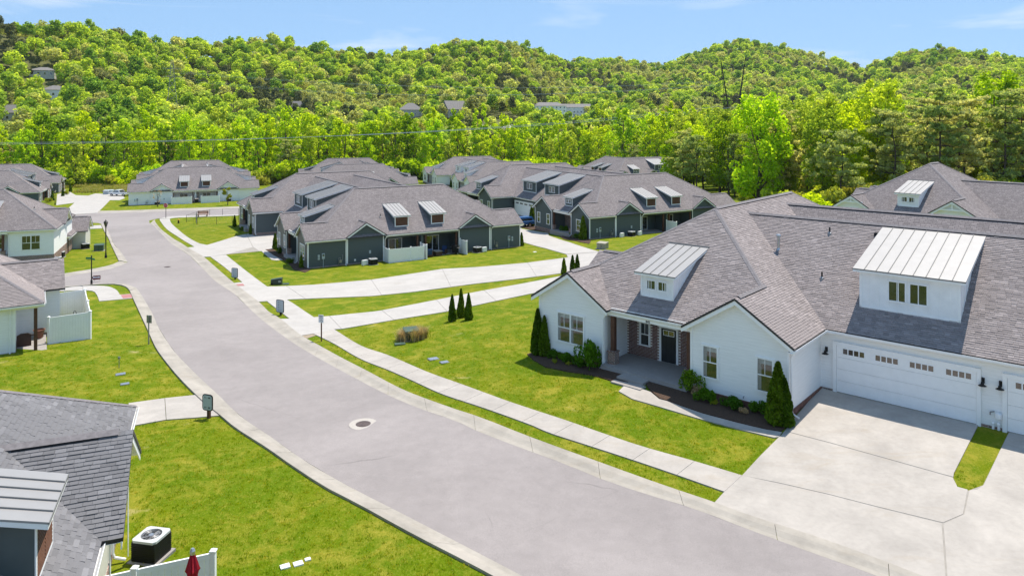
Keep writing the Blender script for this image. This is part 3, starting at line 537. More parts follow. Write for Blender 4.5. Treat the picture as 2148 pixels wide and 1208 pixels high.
class House:
    def __init__(s, name, label, pose, sgn, wall='white_siding', front=None, group=None, a=14.569, c=14.452, W=27.99, g1=4.541, g2=4.907, shingle='roof_shingles', corner=('gable', 'gable'), units=2, cat='house', trim='white_trim', patio_proud=0., skirt='red_brick'):
        s.X, s.Y, s.Z, s.t = pose; s.s = sgn; s.a, s.c, s.W, s.g1, s.g2 = a, c, W, g1, g2; s.L = (2 * a + c) if units == 2 else a + c
        s.w1, s.pg, s.vg, s.vh, s.vp, s.up = 4.555, 4.477, 4.281, .498, 2.3, 2.6
        s.wall, s.front, s.sh, s.trim = wall, front or wall, shingle, trim; s.corner = corner; s.units = units; s.proud = patio_proud; s.skirt = skirt
        s.root = thing(name, label, cat, (s.X, s.Y, s.Z), s.t, group)
    def P(s, u, v, z): return (u, v * s.s, z)
    def unit(s, end, side):
        """maps (along, inward, z) of an entry facade to house space"""
        return lambda x, w, z: s.P(x if end == 0 else s.L - x, w if side == 0 else s.W - w, z)
    def patio(s, end): return lambda x, w, z: s.P(w if end == 0 else s.L - w, x, z)
    def build(s, mb, name, mats, parent=None, **k): return mb.build(name, mats, parent or s.root, **k)
    # -- walls
    def plan(s):
        a, c, W, L, vg, vp, up, w1, pg = s.a, s.c, s.W, s.L, s.vg, s.vp, s.up, s.w1, s.pg
        def side(gn, gf):          # entry side outline, u ascending: (u, w, facemat)
            o = []
            o += [(0, 0 if gn == 'gable' else s.vh), (s.g1, 0 if gn == 'gable' else s.vh), (s.g1, vp), (a - s.g2, vp), (a - s.g2, 0), (a, 0), (a, vg)]
            if s.units == 2:
                o += [(a + c, vg), (a + c, 0), (a + c + s.g2, 0), (a + c + s.g2, vp), (L - s.g1, vp), (L - s.g1, 0 if gf == 'gable' else s.vh), (L, 0 if gf == 'gable' else s.vh)]
            else: o += [(L, vg)]
            return o
        A = side(s.corner[0], s.corner[1]); B = [(u, W - w) for u, w in A]
        end1 = [(L, w1 + pg), (L - up, w1 + pg), (L - up, W - w1 - pg), (L, W - w1 - pg)] if s.units == 2 else []
        end0 = [(0, W - w1 - pg), (up, W - w1 - pg), (up, w1 + pg), (0, w1 + pg)] if W > 15 else []
        return A + end1 + B[::-1] + end0
    def walls(s, porch_mat=None, gable_front=None):
        mats = [s.wall, s.front, porch_mat or s.wall, 'tan_brick']; pl = s.plan(); mb = MB(); ft = MB(); n = len(pl)
        for i in range(n):
            (u0, v0), (u1, v1) = pl[i], pl[(i + 1) % n]; mi = 0
            if abs(v0 - v1) < 1e-6:
                w = min(v0, s.W - v0)
                if w < 1: mi = 1
                elif abs(w - s.vp) < .01: mi = 2
            ln = math.hypot(u1 - u0, v1 - v0)
            q = [s.P(u0, v0, .1), s.P(u1, v1, .1), s.P(u1, v1, EAVE + .12), s.P(u0, v0, EAVE + .12)]; w_ = [(0, .1), (ln, .1), (ln, EAVE + .12), (0, EAVE + .12)]; mb.poly(q[::s.s], mi, w_[::s.s])
            dx, dy = (v1 - v0) / ln * .03, -(u1 - u0) / ln * .03
            ft.poly([s.P(u0 + dx, v0 + dy, -1.3), s.P(u1 + dx, v1 + dy, -1.3), s.P(u1 + dx, v1 + dy, .1), s.P(u0 + dx, v0 + dy, .1)], 0, [(0, -1.3), (ln, -1.3), (ln, .1), (0, .1)])
            ft.poly([s.P(u0 + dx, v0 + dy, .1), s.P(u1 + dx, v1 + dy, .1), s.P(u1, v1, .1), s.P(u0, v0, .1)], 0)
        def tri(f, x0, x1, w, mi):
            h = PITCH * OV - .08; z = EAVE + .12
            q = [f(x0, w, z), f(x1, w, z), f(x1, w, EAVE + h), f((x0 + x1) / 2, w, EAVE + PITCH * ((x1 - x0) / 2 + OV) - .08), f(x0, w, EAVE + h)]; w_ = [(x0, z), (x1, z), (x1, EAVE + h), ((x0 + x1) / 2, z + 1.8), (x0, EAVE + h)]
            n_ = (Vector(q[1]) - Vector(q[0])).cross(Vector(q[2]) - Vector(q[0])); sg = 1 if n_.dot(Vector(f(x0, w - 1, z)) - Vector(q[0])) > 0 else -1; mb.poly(q[::sg], mi, w_[::sg])
        for (f, x0, x1, kind) in s.gables(): tri(f, x0, x1, 0.0 if kind != 'patio' else -s.proud, 0 if kind == 'patio' else 1)
        s.build(mb, 'wall', mats, recalc=False); s.build(ft, 'foundation', s.skirt, recalc=False)
    def gables(s):
        o = []
        for side in (0, 1):
            for end in range(s.units):
                f = s.unit(end, side)
                if s.corner[end] == 'gable': o.append((f, 0, s.g1, 'g1'))
                o.append((f, s.a - s.g2, s.a, 'g2'))
        for end in range(s.units):
            f = s.patio(end); o.append((f, s.w1, s.w1 + s.pg, 'patio'))
            if s.W > 15: o.append((f, s.W - s.w1 - s.pg, s.W - s.w1, 'patio'))
        return o
    # -- roofs
    def hip_faces(s, end):
        a, W, o = s.a, s.W, OV; v0, v1, u0, u1 = s.vh - o, s.W - s.vh + o, -o, s.a + o; h = (u1 - u0) / 2; z = EAVE + PITCH * h
        m = lambda u, v, zz: s.P(u if end == 0 else s.L - u, v, zz)
        um = (u0 + u1) / 2; A, B = (um, v0 + h, z), (um, v1 - h, z); c = [(u0, v0, EAVE), (u1, v0, EAVE), (u1, v1, EAVE), (u0, v1, EAVE)]
        if v1 - v0 < u1 - u0:      # narrow house: ridge along the house
            h = (v1 - v0) / 2; z = EAVE + PITCH * h; vm = (v0 + v1) / 2; A, B = (u0 + h, vm, z), (u1 + 8, vm, z); c[1] = (u1 + 8, v0, EAVE); c[2] = (u1 + 8, v1, EAVE)
            return [[m(*p) for p in f] for f in ([c[3], c[0], A], [c[0], c[1], B, A], [c[2], c[3], A, B])], [m(*A), m(*B)]
        return [[m(*p) for p in f] for f in ([c[3], c[0], A, B], [c[0], c[1], A], [c[1], c[2], B, A], [c[2], c[3], B])], [m(*A), m(*B)]
    def roofs(s, tabs=None, near=None, faces_with_tabs=()):
        mats = [s.sh, 'drip_edge', 'ridge_cap', 'dark_vent']; T = []
        def ridgecap(mb, p, q, w=.16):
            p, q = Vector(p), Vector(q); d = (q - p).normalized(); sd = Vector((d.y, -d.x, 0)).normalized() * w
            if abs(d.z) < .05:
                p, q = p + Vector((0, 0, .045)), q + Vector((0, 0, .045)); a_, b_ = p + d * .5, q - d * .5
                for k in (-1, 1): mb.poly([a_ + sd * k * .98 + Vector((0, 0, .02 - w * PITCH)), b_ + sd * k * .98 + Vector((0, 0, .02 - w * PITCH)), b_ + sd * k * 1.02 + Vector((0, 0, -.06 - w * PITCH)), a_ + sd * k * 1.02 + Vector((0, 0, -.06 - w * PITCH))], 3)
            for k in (-1, 1): mb.poly([p + Vector((0, 0, .035)), q + Vector((0, 0, .035)), q + sd * k + Vector((0, 0, .03 - w * PITCH * (1 if abs(d.z) < .05 else .62))), p + sd * k + Vector((0, 0, .03 - w * PITCH * (1 if abs(d.z) < .05 else .62)))], 2)
        for end in range(s.units):
            mb = MB(); fs, rg = s.hip_faces(end)
            for i, f in enumerate(fs):
                roof_slab(mb, f)
                if tabs and (('hip', end, i) in tabs): T += shingle_tabs(f, lambda c: False, seed=i + 10 * end)
            ridgecap(mb, *rg)
            for p, r, g in (((fs[0][1], rg[0], s.g1), (fs[1][1], rg[0], s.g2), (fs[2][1], rg[1], s.g2), (fs[0][0], rg[1], s.g1)) if len(fs) == 4 else ((fs[0][0], rg[0], 0), (fs[0][1], rg[0], 0))):
                if g == s.g1 and s.corner[end] != 'gable': g = 0
                k = (PITCH * (g / 2 + OV) / (r[2] - EAVE)) if g else 0; ridgecap(mb, r, tuple(a + (b - a) * k for a, b in zip(p, r)), .13)
            s.build(mb, 'roof', mats, recalc=False)
        # garage range between the blocks
        o = OV; vg, W = s.vg, s.W; runs = [] if W < 15 else [(vg - o, W - vg + o)] if W < 24 else [(vg - o, vg - o + 13.7), (W - vg + o - 13.7, W - vg + o)]
        u0, u1 = s.a - 7.0, (s.a + s.c + 7.0 if s.units == 2 else s.L + o)
        for ri, (v0, v1) in enumerate(runs):
            mb = MB(); vm = (v0 + v1) / 2; z = EAVE + PITCH * (v1 - v0) / 2 - .003
            f1 = [s.P(u0, v0, EAVE - .003), s.P(u1, v0, EAVE - .003), s.P(u1, vm, z), s.P(u0, vm, z)]; f2 = [s.P(u1, v1, EAVE - .003), s.P(u0, v1, EAVE - .003), s.P(u0, vm, z), s.P(u1, vm, z)]
            # the eave part between the blocks only: cut the slopes back where they would leave the gables
            f1c = [s.P(s.a + .1, v0, EAVE - .003), s.P((s.a + s.c - .1) if s.units == 2 else u1, v0, EAVE - .003), s.P(u1, vm, z), s.P(u0, vm, z)]
            f2c = [s.P((s.a + s.c - .1) if s.units == 2 else u1, v1, EAVE - .003), s.P(s.a + .1, v1, EAVE - .003), s.P(u0, vm, z), s.P(u1, vm, z)]
            for i, f in enumerate((f1c, f2c)):
                roof_slab(mb, f)
                if tabs and ('garage', ri, i) in tabs: T += shingle_tabs(f, lambda c: abs(c.x) > s.a + s.c * .5 + 12, seed=40 + i)
            ridgecap(mb, s.P(u0 + .3, vm, z), s.P(u1 - .3, vm, z)); s.build(mb, 'roof', mats, recalc=False)
        # gables
        for gi, (f, x0, x1, kind) in enumerate(s.gables()):
            mb = MB(); xm, hw = (x0 + x1) / 2, (x1 - x0) / 2 + OV; zr = EAVE + PITCH * hw + .006; e = EAVE + .006
            wf = -OV - (s.proud if kind == 'patio' else 0); wb = (s.vh + hw if kind != 'patio' else hw) + .25; low = wf + .6 if kind != 'patio' else wf + .6
            wl = (s.vg - .2) if kind == 'g2' else (s.vh + .2 if kind == 'g1' else .2)
            A = [f(x0 - OV, wf, e), f(x0 - OV, .3, e), f(xm, wb, zr), f(xm, wf, zr)]; B = [f(x1 + OV, .3, e), f(x1 + OV, wf, e), f(xm, wf, zr), f(xm, wb, zr)]
            for i, q in enumerate((A, B)):
                roof_slab(mb, q)
                if tabs and ('gable', gi, i) in tabs: T += shingle_tabs(q, seed=60 + gi * 2 + i)
            ridgecap(mb, f(xm, wf + .35, zr), f(xm, wb - .3, zr)); s.build(mb, 'gable_roof', mats, recalc=False)
            # white rake boards under the overhang and the eave returns
            fb = MB(); d = .20
            for sg, xe in ((-1, x0 - OV), (1, x1 + OV)):
                p = [f(xe, wf + .03, e - .10), f(xm, wf + .03, zr - .10), f(xm, wf + .03, zr - .12 - d), f(xe, wf + .03, e - .10 - d)]
                q = [f(xe, wf + .06, e - .10), f(xm, wf + .06, zr - .10), f(xm, wf + .06, zr - .12 - d), f(xe, wf + .06, e - .10 - d)]
                fb.hexa([p[3], p[2], p[1], p[0], q[3], q[2], q[1], q[0]])
                # sloping soffit
                fb.poly([f(xe, wf + .06, e - .125), f(xm, wf + .06, zr - .125), f(xm, 0, zr - .125), f(xe, 0, e - .125)])
            s.build(fb, 'rake_board', s.trim, recalc=False)
        if tabs: tab_meshes(T, s.root, tabs['mat'], tabs['singles'], near)
    def eaves(s, items):
        """white gutters on fascia boards: items = (map, x0, x1, w)"""
        for f, x0, x1, w in items:
            mb = MB(); prof = [(w + .06, EAVE - .22), (w - .02, EAVE - .22), (w - .10, EAVE - .14), (w - .11, EAVE - .045), (w - .095, EAVE - .045), (w - .02, EAVE - .12), (w + .06, EAVE - .12)]
            mb.prism([f(x0, a, b) for a, b in prof], Vector(f(x1, 0, 0)) - Vector(f(x0, 0, 0)))
            mb.prism([f(x0, w + .03, EAVE - .235), f(x0, w + .30, EAVE - .235), f(x0, w + .30, EAVE - .21), f(x0, w + .03, EAVE - .21)], Vector(f(x1, 0, 0)) - Vector(f(x0, 0, 0)))
            s.build(mb, 'gutter', 'white_metal_trim')
    def downspout(s, f, x, w, gx=0, gw=-.30, zb=-.1):
        r = .045; mb = MB(); pts = [f(x + gx, w + gw, EAVE - .2), f(x + gx * .6, w + gw * .6, EAVE - .38), f(x, w - .07, EAVE - .55), f(x, w - .07, zb + .25), f(x, w - .12, zb + .1), f(x, w - .42, zb - .02)]
        s.build(mb.path(pts, r, 6), 'downspout', 'white_metal_trim')
    def board(s, f, x0, x1, w, z0=.1, z1=EAVE): s.build(MB().hexa([f(x0, w - .025, z0), f(x1, w - .025, z0), f(x1, w, z0), f(x0, w, z0), f(x0, w - .025, z1), f(x1, w - .025, z1), f(x1, w, z1), f(x0, w, z1)]), 'corner_board', s.trim)
    # -- openings
    def bx(s, f, x0, x1, w0, w1, z0, z1, mb=None):
        return (mb or MB()).hexa([f(x0, w0, z0), f(x1, w0, z0), f(x1, w1, z0), f(x0, w1, z0), f(x0, w0, z1), f(x1, w0, z1), f(x1, w1, z1), f(x0, w1, z1)])
    def window(s, f, x0, x1, z0, z1, w=0., sashes=1, hung=True, glassm='window_glass', lights=2, parent=None, names=('window', 'pane'), trim=.09, blind=False):
        mb = MB(); fr = s.trim; n = sashes; pw = (x1 - x0 - trim * 2 + .04) / n
        for a, b, c, d in ((x0, x0 + trim, z0, z1), (x1 - trim, x1, z0, z1), (x0 - .03, x1 + .03, z1, z1 + trim), (x0 - .03, x1 + .03, z0 - .05, z0 + .02)): s.bx(f, a, b, w - .055, w + .01, c, d, mb)
        panes = []
        for k in range(n):
            a = x0 + trim - .02 + k * pw; b = a + pw
            if k: s.bx(f, a - .05, a + .05, w - .05, w + .01, z0, z1, mb)
            zm = (z0 + z1) / 2; rows = [(z0 + .02, zm - .02), (zm + .02, z1)] if hung else [(z0 + .02, z1)]
            if hung: s.bx(f, a, b, w - .042, w + .01, zm - .025, zm + .025, mb)
            for j, (p, q) in enumerate(rows):
                panes.append((a + .02, b - .02, p, q))
                if (lights == 2 and (not hung or j == 1)) or lights == 4: s.bx(f, (a + b) / 2 - .012, (a + b) / 2 + .012, w - .036, w, p, q, mb)
        wo = s.build(mb, names[0], fr, parent)
        for a, b, p, q in panes:
            po = s.build(MB().poly([f(a, w - .012, p), f(b, w - .012, p), f(b, w - .012, q), f(a, w - .012, q)]), names[1], glassm, wo if parent is None else parent, recalc=False)
        if blind:
            cm = MB()
            for k in range(n):
                a = x0 + trim + k * pw
                for j in range(5): s.bx(f, a + .01 + j * .035, a + .03 + j * .035, w - .019, w - .014, z0 + .06, z1 - .03, cm)
                s.bx(f, a, a + pw - .05, w - .019, w - .014, z1 - .22, z1 - .02, cm)
            s.build(cm, 'curtain', 'curtain', wo if parent is None else parent)
        return wo
    def door(s, f, x0, x1, z0, z1, w, mat='door_black'):
        fr = MB()
        for a, b, c, d in ((x0 - .12, x0, z0, z1 + .12), (x1, x1 + .12, z0, z1 + .12), (x0, x1, z1, z1 + .12)): s.bx(f, a, b, w - .06, w + .02, c, d, fr)
        dr = s.build(s.bx(f, x0, x1, w - .03, w + .02, z0, z1), 'door', mat)
        s.build(fr, 'door_frame', s.trim, dr)
        gz0, gz1 = z1 - .36, z1 - .12
        g = MB()
        for a, b, c, d in ((x0 + .15, x1 - .15, gz1, gz1 + .03), (x0 + .15, x1 - .15, gz0 - .03, gz0), (x0 + .12, x0 + .15, gz0 - .03, gz1 + .03), (x1 - .15, x1 - .12, gz0 - .03, gz1 + .03), ((x0 + x1) / 2 - .015, (x0 + x1) / 2 + .015, gz0, gz1)): s.bx(f, a, b, w - .045, w - .03, c, d, g)
        s.build(g, 'light_frame', s.trim, dr)
        s.build(MB().poly([f(x0 + .15, w - .035, gz0), f(x1 - .15, w - .035, gz0), f(x1 - .15, w - .035, gz1), f(x0 + .15, w - .035, gz1)]), 'pane', 'warm_glass', dr, recalc=False)
        s.build(MB().tube(f(x1 - .1, w - .09, z0 + .75), f(x1 - .1, w - .09, z0 + 1.05), .015, n=6), 'handle', 'black_metal', dr)
        for k in range(1, 3):
            x = x0 + (x1 - x0) * k / 3; s.build(s.bx(f, x - .006, x + .006, w - .034, w - .03, z0 + .05, gz0 - .08), 'panel_groove', 'black_metal', dr)
    def garage_door(s, f, x0, x1, w, full=True):
        z0, z1 = .05, 2.33; fr = MB(); w = w - .09
        for a, b, c, d in ((x0 - .17, x0, z0 - .1, z1 + .17), (x1, x1 + .17, z0 - .1, z1 + .17), (x0, x1, z1, z1 + .17)): s.bx(f, a, b, w - .03, w + .089, c, d, fr)
        go = s.build(s.bx(f, x0, x1, w + .04, w + .08, z0, z1), 'garage_door', s.trim); s.build(fr, 'door_frame', s.trim, go)
        h = (z1 - z0) / 4
        for k in range(4):
            mb = s.bx(f, x0 + .01, x1 - .01, w + .0, w + .038, z0 + k * h + .006, z0 + (k + 1) * h - .006)
            s.build(mb, 'door_section', s.trim, go)
        q = (x1 - x0) / 4
        for j in range(4):
            a = x0 + q * j + q * .19; b = x0 + q * (j + 1) - q * .12
            pw = (b - a) / 4
            s.build(s.bx(f, a - .04, b + .04, w - .012, w - .001, z1 - .40, z1 - .09), 'light_frame', s.trim, go)
            for i in range(4):
                s.build(MB().poly([f(a + pw * i + .025, w - .0145, z1 - .37), f(a + pw * (i + 1) - .025, w - .0145, z1 - .37), f(a + pw * (i + 1) - .025, w - .0145, z1 - .12), f(a + pw * i + .025, w - .0145, z1 - .12)]), 'pane', 'garage_glass', go, recalc=False)
    def lamp(s, f, x, w, z):
        l = s.build(s.bx(f, x - .06, x + .06, w - .03, w, z + .02, z + .26), 'wall_lamp', 'black_metal')
        s.build(MB().path([f(x, w - .03, z + .22), f(x, w - .14, z + .30), f(x, w - .22, z + .24), f(x, w - .22, z + .12)], .018, 6), 'arm', 'black_metal', l)
        c = f(x, w - .22, 0); s.build(MB().lathe([(.03, z + .14), (.06, z + .10), (.07, z + .02), (.17, z - .04), (.165, z - .045), (.06, z)], 14, (c[0], c[1])), 'shade', 'black_metal', l)
    # -- dormers
    def dormer(s, f, x0, x1, w0, z0, z1, rf, rb, kind, seams=5, win=None, side_m=None):
        side_m = {'white_siding': 'white_board', 'cream_siding': 'white_board', 'slate_siding': 'slate_board'}.get(side_m or s.wall, s.wall)
        mb = MB(); slope = (rb[1] - rf[1]) / (rb[0] - rf[0]); ztop = lambda w: rf[1] + slope * (w - rf[0]) - .10
        A = [f(x0, w0, z0 - .5), f(x0, w0, ztop(w0)), f(x0, rb[0] + .4, ztop(rb[0] + .4)), f(x0, rb[0] + .4, ztop(rb[0] + .4) - 1.2)]
        mb.prism(A, Vector(f(x1, 0, 0)) - Vector(f(x0, 0, 0)))
        d = s.build(mb, 'dormer', side_m)
        tr = MB(); t = .09
        for a, b, c, e in ((x0 - .015, x0 + t, z0 - .02, ztop(w0)), (x1 - t, x1 + .015, z0 - .02, ztop(w0)), (x0, x1, z0 - .04, z0 + .08)): s.bx(f, a, b, w0 - .03, w0, c, e, tr)
        for xx, sg in ((x0, -1), (x1, 1)):   # sloping white board along the side under the roof
            tr.hexa([f(xx, w0, ztop(w0) - .16), f(xx + sg * .02, w0, ztop(w0) - .16), f(xx + sg * .02, rb[0], ztop(rb[0]) - .16), f(xx, rb[0], ztop(rb[0]) - .16), f(xx, w0, ztop(w0)), f(xx + sg * .02, w0, ztop(w0)), f(xx + sg * .02, rb[0], ztop(rb[0])), f(xx, rb[0], ztop(rb[0]))])
        s.build(tr, 'trim_board', s.trim, d)
        if win is None or win == 'louver' or kind == 'batten':
            if win != 'louver':
                bt = MB(); n = max(2, int((x1 - x0) / .42))
                for k in range(1, n):
                    x = x0 + (x1 - x0) * k / n; s.bx(f, x - .022, x + .022, w0 - .018, w0, z0 + .08, ztop(w0), bt)
                for k in range(1, 9):
                    ww = w0 + (rb[0] - w0) * k / 9
                    for xx, sg in ((x0, -1), (x1, 1)):
                        q = [f(xx, ww - .02, z0 - .4), f(xx + sg * .018, ww - .02, z0 - .4), f(xx + sg * .018, ww + .02, z0 - .4), f(xx, ww + .02, z0 - .4)]; bt.hexa(q + [f(xx, ww - .02, ztop(ww)), f(xx + sg * .018, ww - .02, ztop(ww)), f(xx + sg * .018, ww + .02, ztop(ww)), f(xx, ww + .02, ztop(ww))])
                s.build(bt, 'batten', side_m, d)
        oh = .26; th = .05
        def rz(w): return rf[1] + slope * (w - rf[0])
        base = MB(); base.hexa([f(x0 - oh + .01, rf[0] + .015, rz(rf[0]) - .16), f(x1 + oh - .01, rf[0] + .015, rz(rf[0]) - .16), f(x1 + oh - .01, rb[0], rz(rb[0]) - .12), f(x0 - oh + .01, rb[0], rz(rb[0]) - .12), f(x0 - oh + .01, rf[0] + .015, rz(rf[0]) - .045), f(x1 + oh - .01, rf[0] + .015, rz(rf[0]) - .045), f(x1 + oh - .01, rb[0], rz(rb[0]) - .045), f(x0 - oh + .01, rb[0], rz(rb[0]) - .045)])
        s.build(base, 'fascia', s.trim, d)
        X0, X1 = x0 - oh, x1 + oh; q = (X1 - X0) / seams; seam = MB()
        for k in range(seams):
            a, b = X0 + q * k + .004, X0 + q * (k + 1) - .004
            pn = MB().hexa([f(a, rf[0], rz(rf[0]) - .045), f(b, rf[0], rz(rf[0]) - .045), f(b, rb[0], rz(rb[0]) - .045), f(a, rb[0], rz(rb[0]) - .045), f(a, rf[0], rz(rf[0])), f(b, rf[0], rz(rf[0])), f(b, rb[0], rz(rb[0])), f(a, rb[0], rz(rb[0]))])
            s.build(pn, 'roof_panel', 'standing_seam', d)
            if k:
                x = X0 + q * k; seam.hexa([f(x - .016, rf[0], rz(rf[0]) - .02), f(x + .016, rf[0], rz(rf[0]) - .02), f(x + .016, rb[0], rz(rb[0]) - .02), f(x - .016, rb[0], rz(rb[0]) - .02), f(x - .012, rf[0], rz(rf[0]) + .035), f(x + .012, rf[0], rz(rf[0]) + .035), f(x + .012, rb[0], rz(rb[0]) + .035), f(x - .012, rb[0], rz(rb[0]) + .035)])
        s.bx(f, X0 - .01, X1 + .01, rf[0] - .012, rf[0] + .004, rz(rf[0]) - .055, rz(rf[0]) + .004, seam)
        s.bx(f, X0 - .02, X1 + .02, rb[0] - .06, rb[0] + .10, rz(rb[0]) - .06, rz(rb[0]) + .04, seam)
        s.build(seam, 'roof_seam', 'seam_rib', d)
        if win == 'louver':
            fr = MB(); a, b, c, e = x0 + t, x1 - t, z0 + .08, ztop(w0) - .06
            s.bx(f, a, b, w0 - .012, w0 - .002, c, e, fr); s.build(fr, 'louver_back', 'louver_brown', d)
            n = max(4, int((e - c) / .085)); sl = MB()
            for k in range(n):
                zz = c + (e - c) * (k + .2) / n; s.bx(f, a, (a + b) / 2 - .02, w0 - .035, w0 - .014, zz, zz + (e - c) / n * .55, sl); s.bx(f, (a + b) / 2 + .02, b, w0 - .035, w0 - .014, zz, zz + (e - c) / n * .55, sl)
            s.build(sl, 'louver', 'louver_brown', d)
        elif win:
            for (a, b, p, q_) in win: s.window(f, a, b, p, q_, w0, 1, False, 'window_glass', 2, d, ('window_frame', 'pane'), .06)
    def porch(s, f, x0, x1, post_mat='brown_stain', base=True):
        s.build(s.bx(f, x0 + .02, x1 - .02, -.40, s.vp - .002, -.5, .14), 'porch_floor', 'porch_concrete')
        s.build(s.bx(f, x0 + .005, x1 - .005, .16, .36, 2.74, EAVE + .05), 'porch_beam', s.trim)
        for x in (x0 + .42, x1 - .16):
            p = s.build(s.bx(f, x - .12, x + .12, .14, .38, .14, 2.74), 'post', post_mat)
            if base:
                s.build(s.bx(f, x - .22, x + .22, .03, .47, .14, .80), 'post_base', 'red_brick', p); s.build(s.bx(f, x - .25, x + .25, 0, .5, .80, .86), 'base_cap', 'red_brick', p)

def visible_common(h, sides, ends, units=(0, 1), garage=True, win_blind=False, patio_doors=True, big=True):
    """openings, gutters, dormers of the facades that face the camera"""
    a, c, W, L, g1, g2 = h.a, h.c, h.W, h.L, h.g1, h.g2
    hp = lambda w: EAVE + PITCH * (w - (h.vh - OV))
    for side in sides:
        for end in units:
            f = h.unit(end, side); hip = h.corner[end] != 'gable'; wv = h.vh if hip else 0
            h.window(f, 1.31, 3.24, .78, 2.36, wv, 2, True, blind=win_blind)
            h.window(f, a - g2 + .62, a - g2 + 1.50, .78, 2.27, 0, 1, True, blind=win_blind); h.window(f, a - 1.55, a - .68, .76, 2.25, 0, 1, True, blind=win_blind)
            h.porch(f, g1, a - g2); h.door(f, 6.75, 7.66, .16, 2.0, h.vp); h.window(f, 5.38, 6.04, .82, 2.02, h.vp, 1, True)
            e = [(f, -OV if hip else g1 + .05, a - g2 - .05, h.vh - OV)]
            h.eaves(e)
            for x0, x1 in ((-.005, .10), (a - .10, a + .005)): h.board(f, x0, x1, wv if x0 < 1 else 0)
            if not hip: h.board(f, g1 - .1, g1 + .005, 0)
            h.board(f, a - g2 - .005, a - g2 + .1, 0)
            h.downspout(f, g1 - .07, wv, .25, -.1)
            # side wall of the second gable towards the garage: gutter along it
            fs = lambda x, w, z, f=f: f(a - w, x, z)
            h.eaves([(fs, -OV, h.vg - .1, -OV)]); h.downspout(fs, .12, 0, 0, -.28)
            x0, x1 = 6.08, 8.03
            h.dormer(f, x0, x1, 1.26, hp(1.26), 5.07, (.96, 5.16), (4.92, 6.19), 'batten', 5, [(x0 + .34, x0 + .93, 4.27, 4.72), (x0 + 1.02, x0 + 1.61, 4.27, 4.72)])
            if garage:
                h.garage_door(f, a + .78, a + .78 + 5.88, h.vg); h.eaves([(f, a + .3, a + c / 2, h.vg - OV)])
                for x in (a + .28, a + 6.9): h.lamp(f, x, h.vg, 1.86)
                if not big: continue
                gz = EAVE + PITCH * (5.44 - h.vg + OV)
                x0, x1 = a + 1.51, a + 5.85
                h.dormer(f, x0, x1, 5.44, gz, 5.95, (5.14, 6.02), (10.7, 7.47), 'batten', 9, [(x0 + 1.27, x0 + 2.09, 4.62, 5.54), (x0 + 2.20, x0 + 3.02, 4.62, 5.54)])
    for end in ends:
        f = h.patio(end)
        for x0, x1 in ((-.005, .1), (h.w1 - .1, h.w1), (W - h.w1, W - h.w1 + .1), (W - .1, W + .005)): h.board(f, x0, x1, 0)
        for x0, x1 in ((h.w1 + .0, h.w1 + .1), (h.w1 + h.pg - .1, h.w1 + h.pg + .005), (W - h.w1 - h.pg - .005, W - h.w1 - h.pg + .1), (W - h.w1 - .1, W - h.w1)): h.board(f, x0, x1, -h.proud if h.proud else 0)
        h.eaves([(f, -OV if h.corner[end] == 'gable' else h.vh - OV, h.w1 - OV * .6, -OV), (f, h.w1 + h.pg + .3, W - h.w1 - h.pg - .3, -OV), (f, W - h.w1 + OV * .6, W + OV if h.corner[end] == 'gable' else W - h.vh + OV, -OV)])
        h.downspout(f, h.w1 - .18, 0); h.downspout(f, h.w1 + h.pg + .12, 0, .2, -.3); h.downspout(f, W - h.w1 + .18, 0)
        x0, x1 = h.w1 + h.pg, W - h.w1 - h.pg
        h.build(h.bx(f, x0 + .01, x1 - .01, .12, .34, 2.62, EAVE + .05), 'patio_beam', h.wall if h.wall != 'white_siding' else h.trim)
        h.build(h.bx(f, x0 + .02, x1 - .02, -.1, h.up - .002, -.5, .06), 'patio_floor', 'porch_concrete')
        for x in (x0 + .25, (x0 + x1) / 2 - .55, (x0 + x1) / 2 + .55, x1 - .25): h.build(h.bx(f, x - .11, x + .11, .12, .34, .06, 2.62), 'post', 'brown_stain')
        h.build(h.bx(f, (x0 + x1) / 2 - .1, (x0 + x1) / 2 + .1, .05, h.up, .06, 2.62), 'party_wall', h.wall)
        for sg in (0, 1):
            m = (lambda x, w, z, f=f: f(x, w, z)) if sg == 0 else (lambda x, w, z, f=f: f(W - x, w, z))
            h.window(m, x0 + 1.55, x0 + 3.35, .18, 2.02, h.up, 2, False, 'window_glass', 0)
            xx, dw = 10.72 + getattr(h, 'dv', 0), getattr(h, 'dv', 0) * .35
            h.dormer(m, xx, xx + 1.76, .75 + dw, EAVE + PITCH * (.75 + OV + dw), 5.05, (.45 + dw, 5.14), (4.45 + dw, 6.25), 'batten', 5, 'louver', getattr(h, 'dormer_side', None))

WOOD = 'quadplex homes of the street'
# M: the big white house on the right
hm = House('white_house', 'white sided house at right with number 845 over its brick porch', (1.594, 43.07, 0, -.713), 1)
hm.walls(porch_mat='mortar')
tabset = {('hip', 0, 1): 1, ('hip', 0, 2): 1, ('garage', 0, 0): 1, ('gable', 0, 0): 1, ('gable', 0, 1): 1, ('gable', 1, 0): 1, ('gable', 1, 1): 1, ('gable', 4, 0): 1, ('gable', 4, 1): 1, 'mat': 'roof_shingle_tabs', 'singles': 300}
gidx = [i for i, g in enumerate(hm.gables()) if g[3] == 'patio' or True]
for i, g in enumerate(hm.gables()):
    if g[3] == 'patio' and i < len(hm.gables()): tabset[('gable', i, 0)] = 1; tabset[('gable', i, 1)] = 1
    tabset[('gable', i, 0)] = 1; tabset[('gable', i, 1)] = 1
hm.roofs(tabset, lambda c: (c - Vector((16., -1., 3.))).length)
visible_common(hm, (0,), (), (0,), True, True)
f = hm.unit(0, 0)
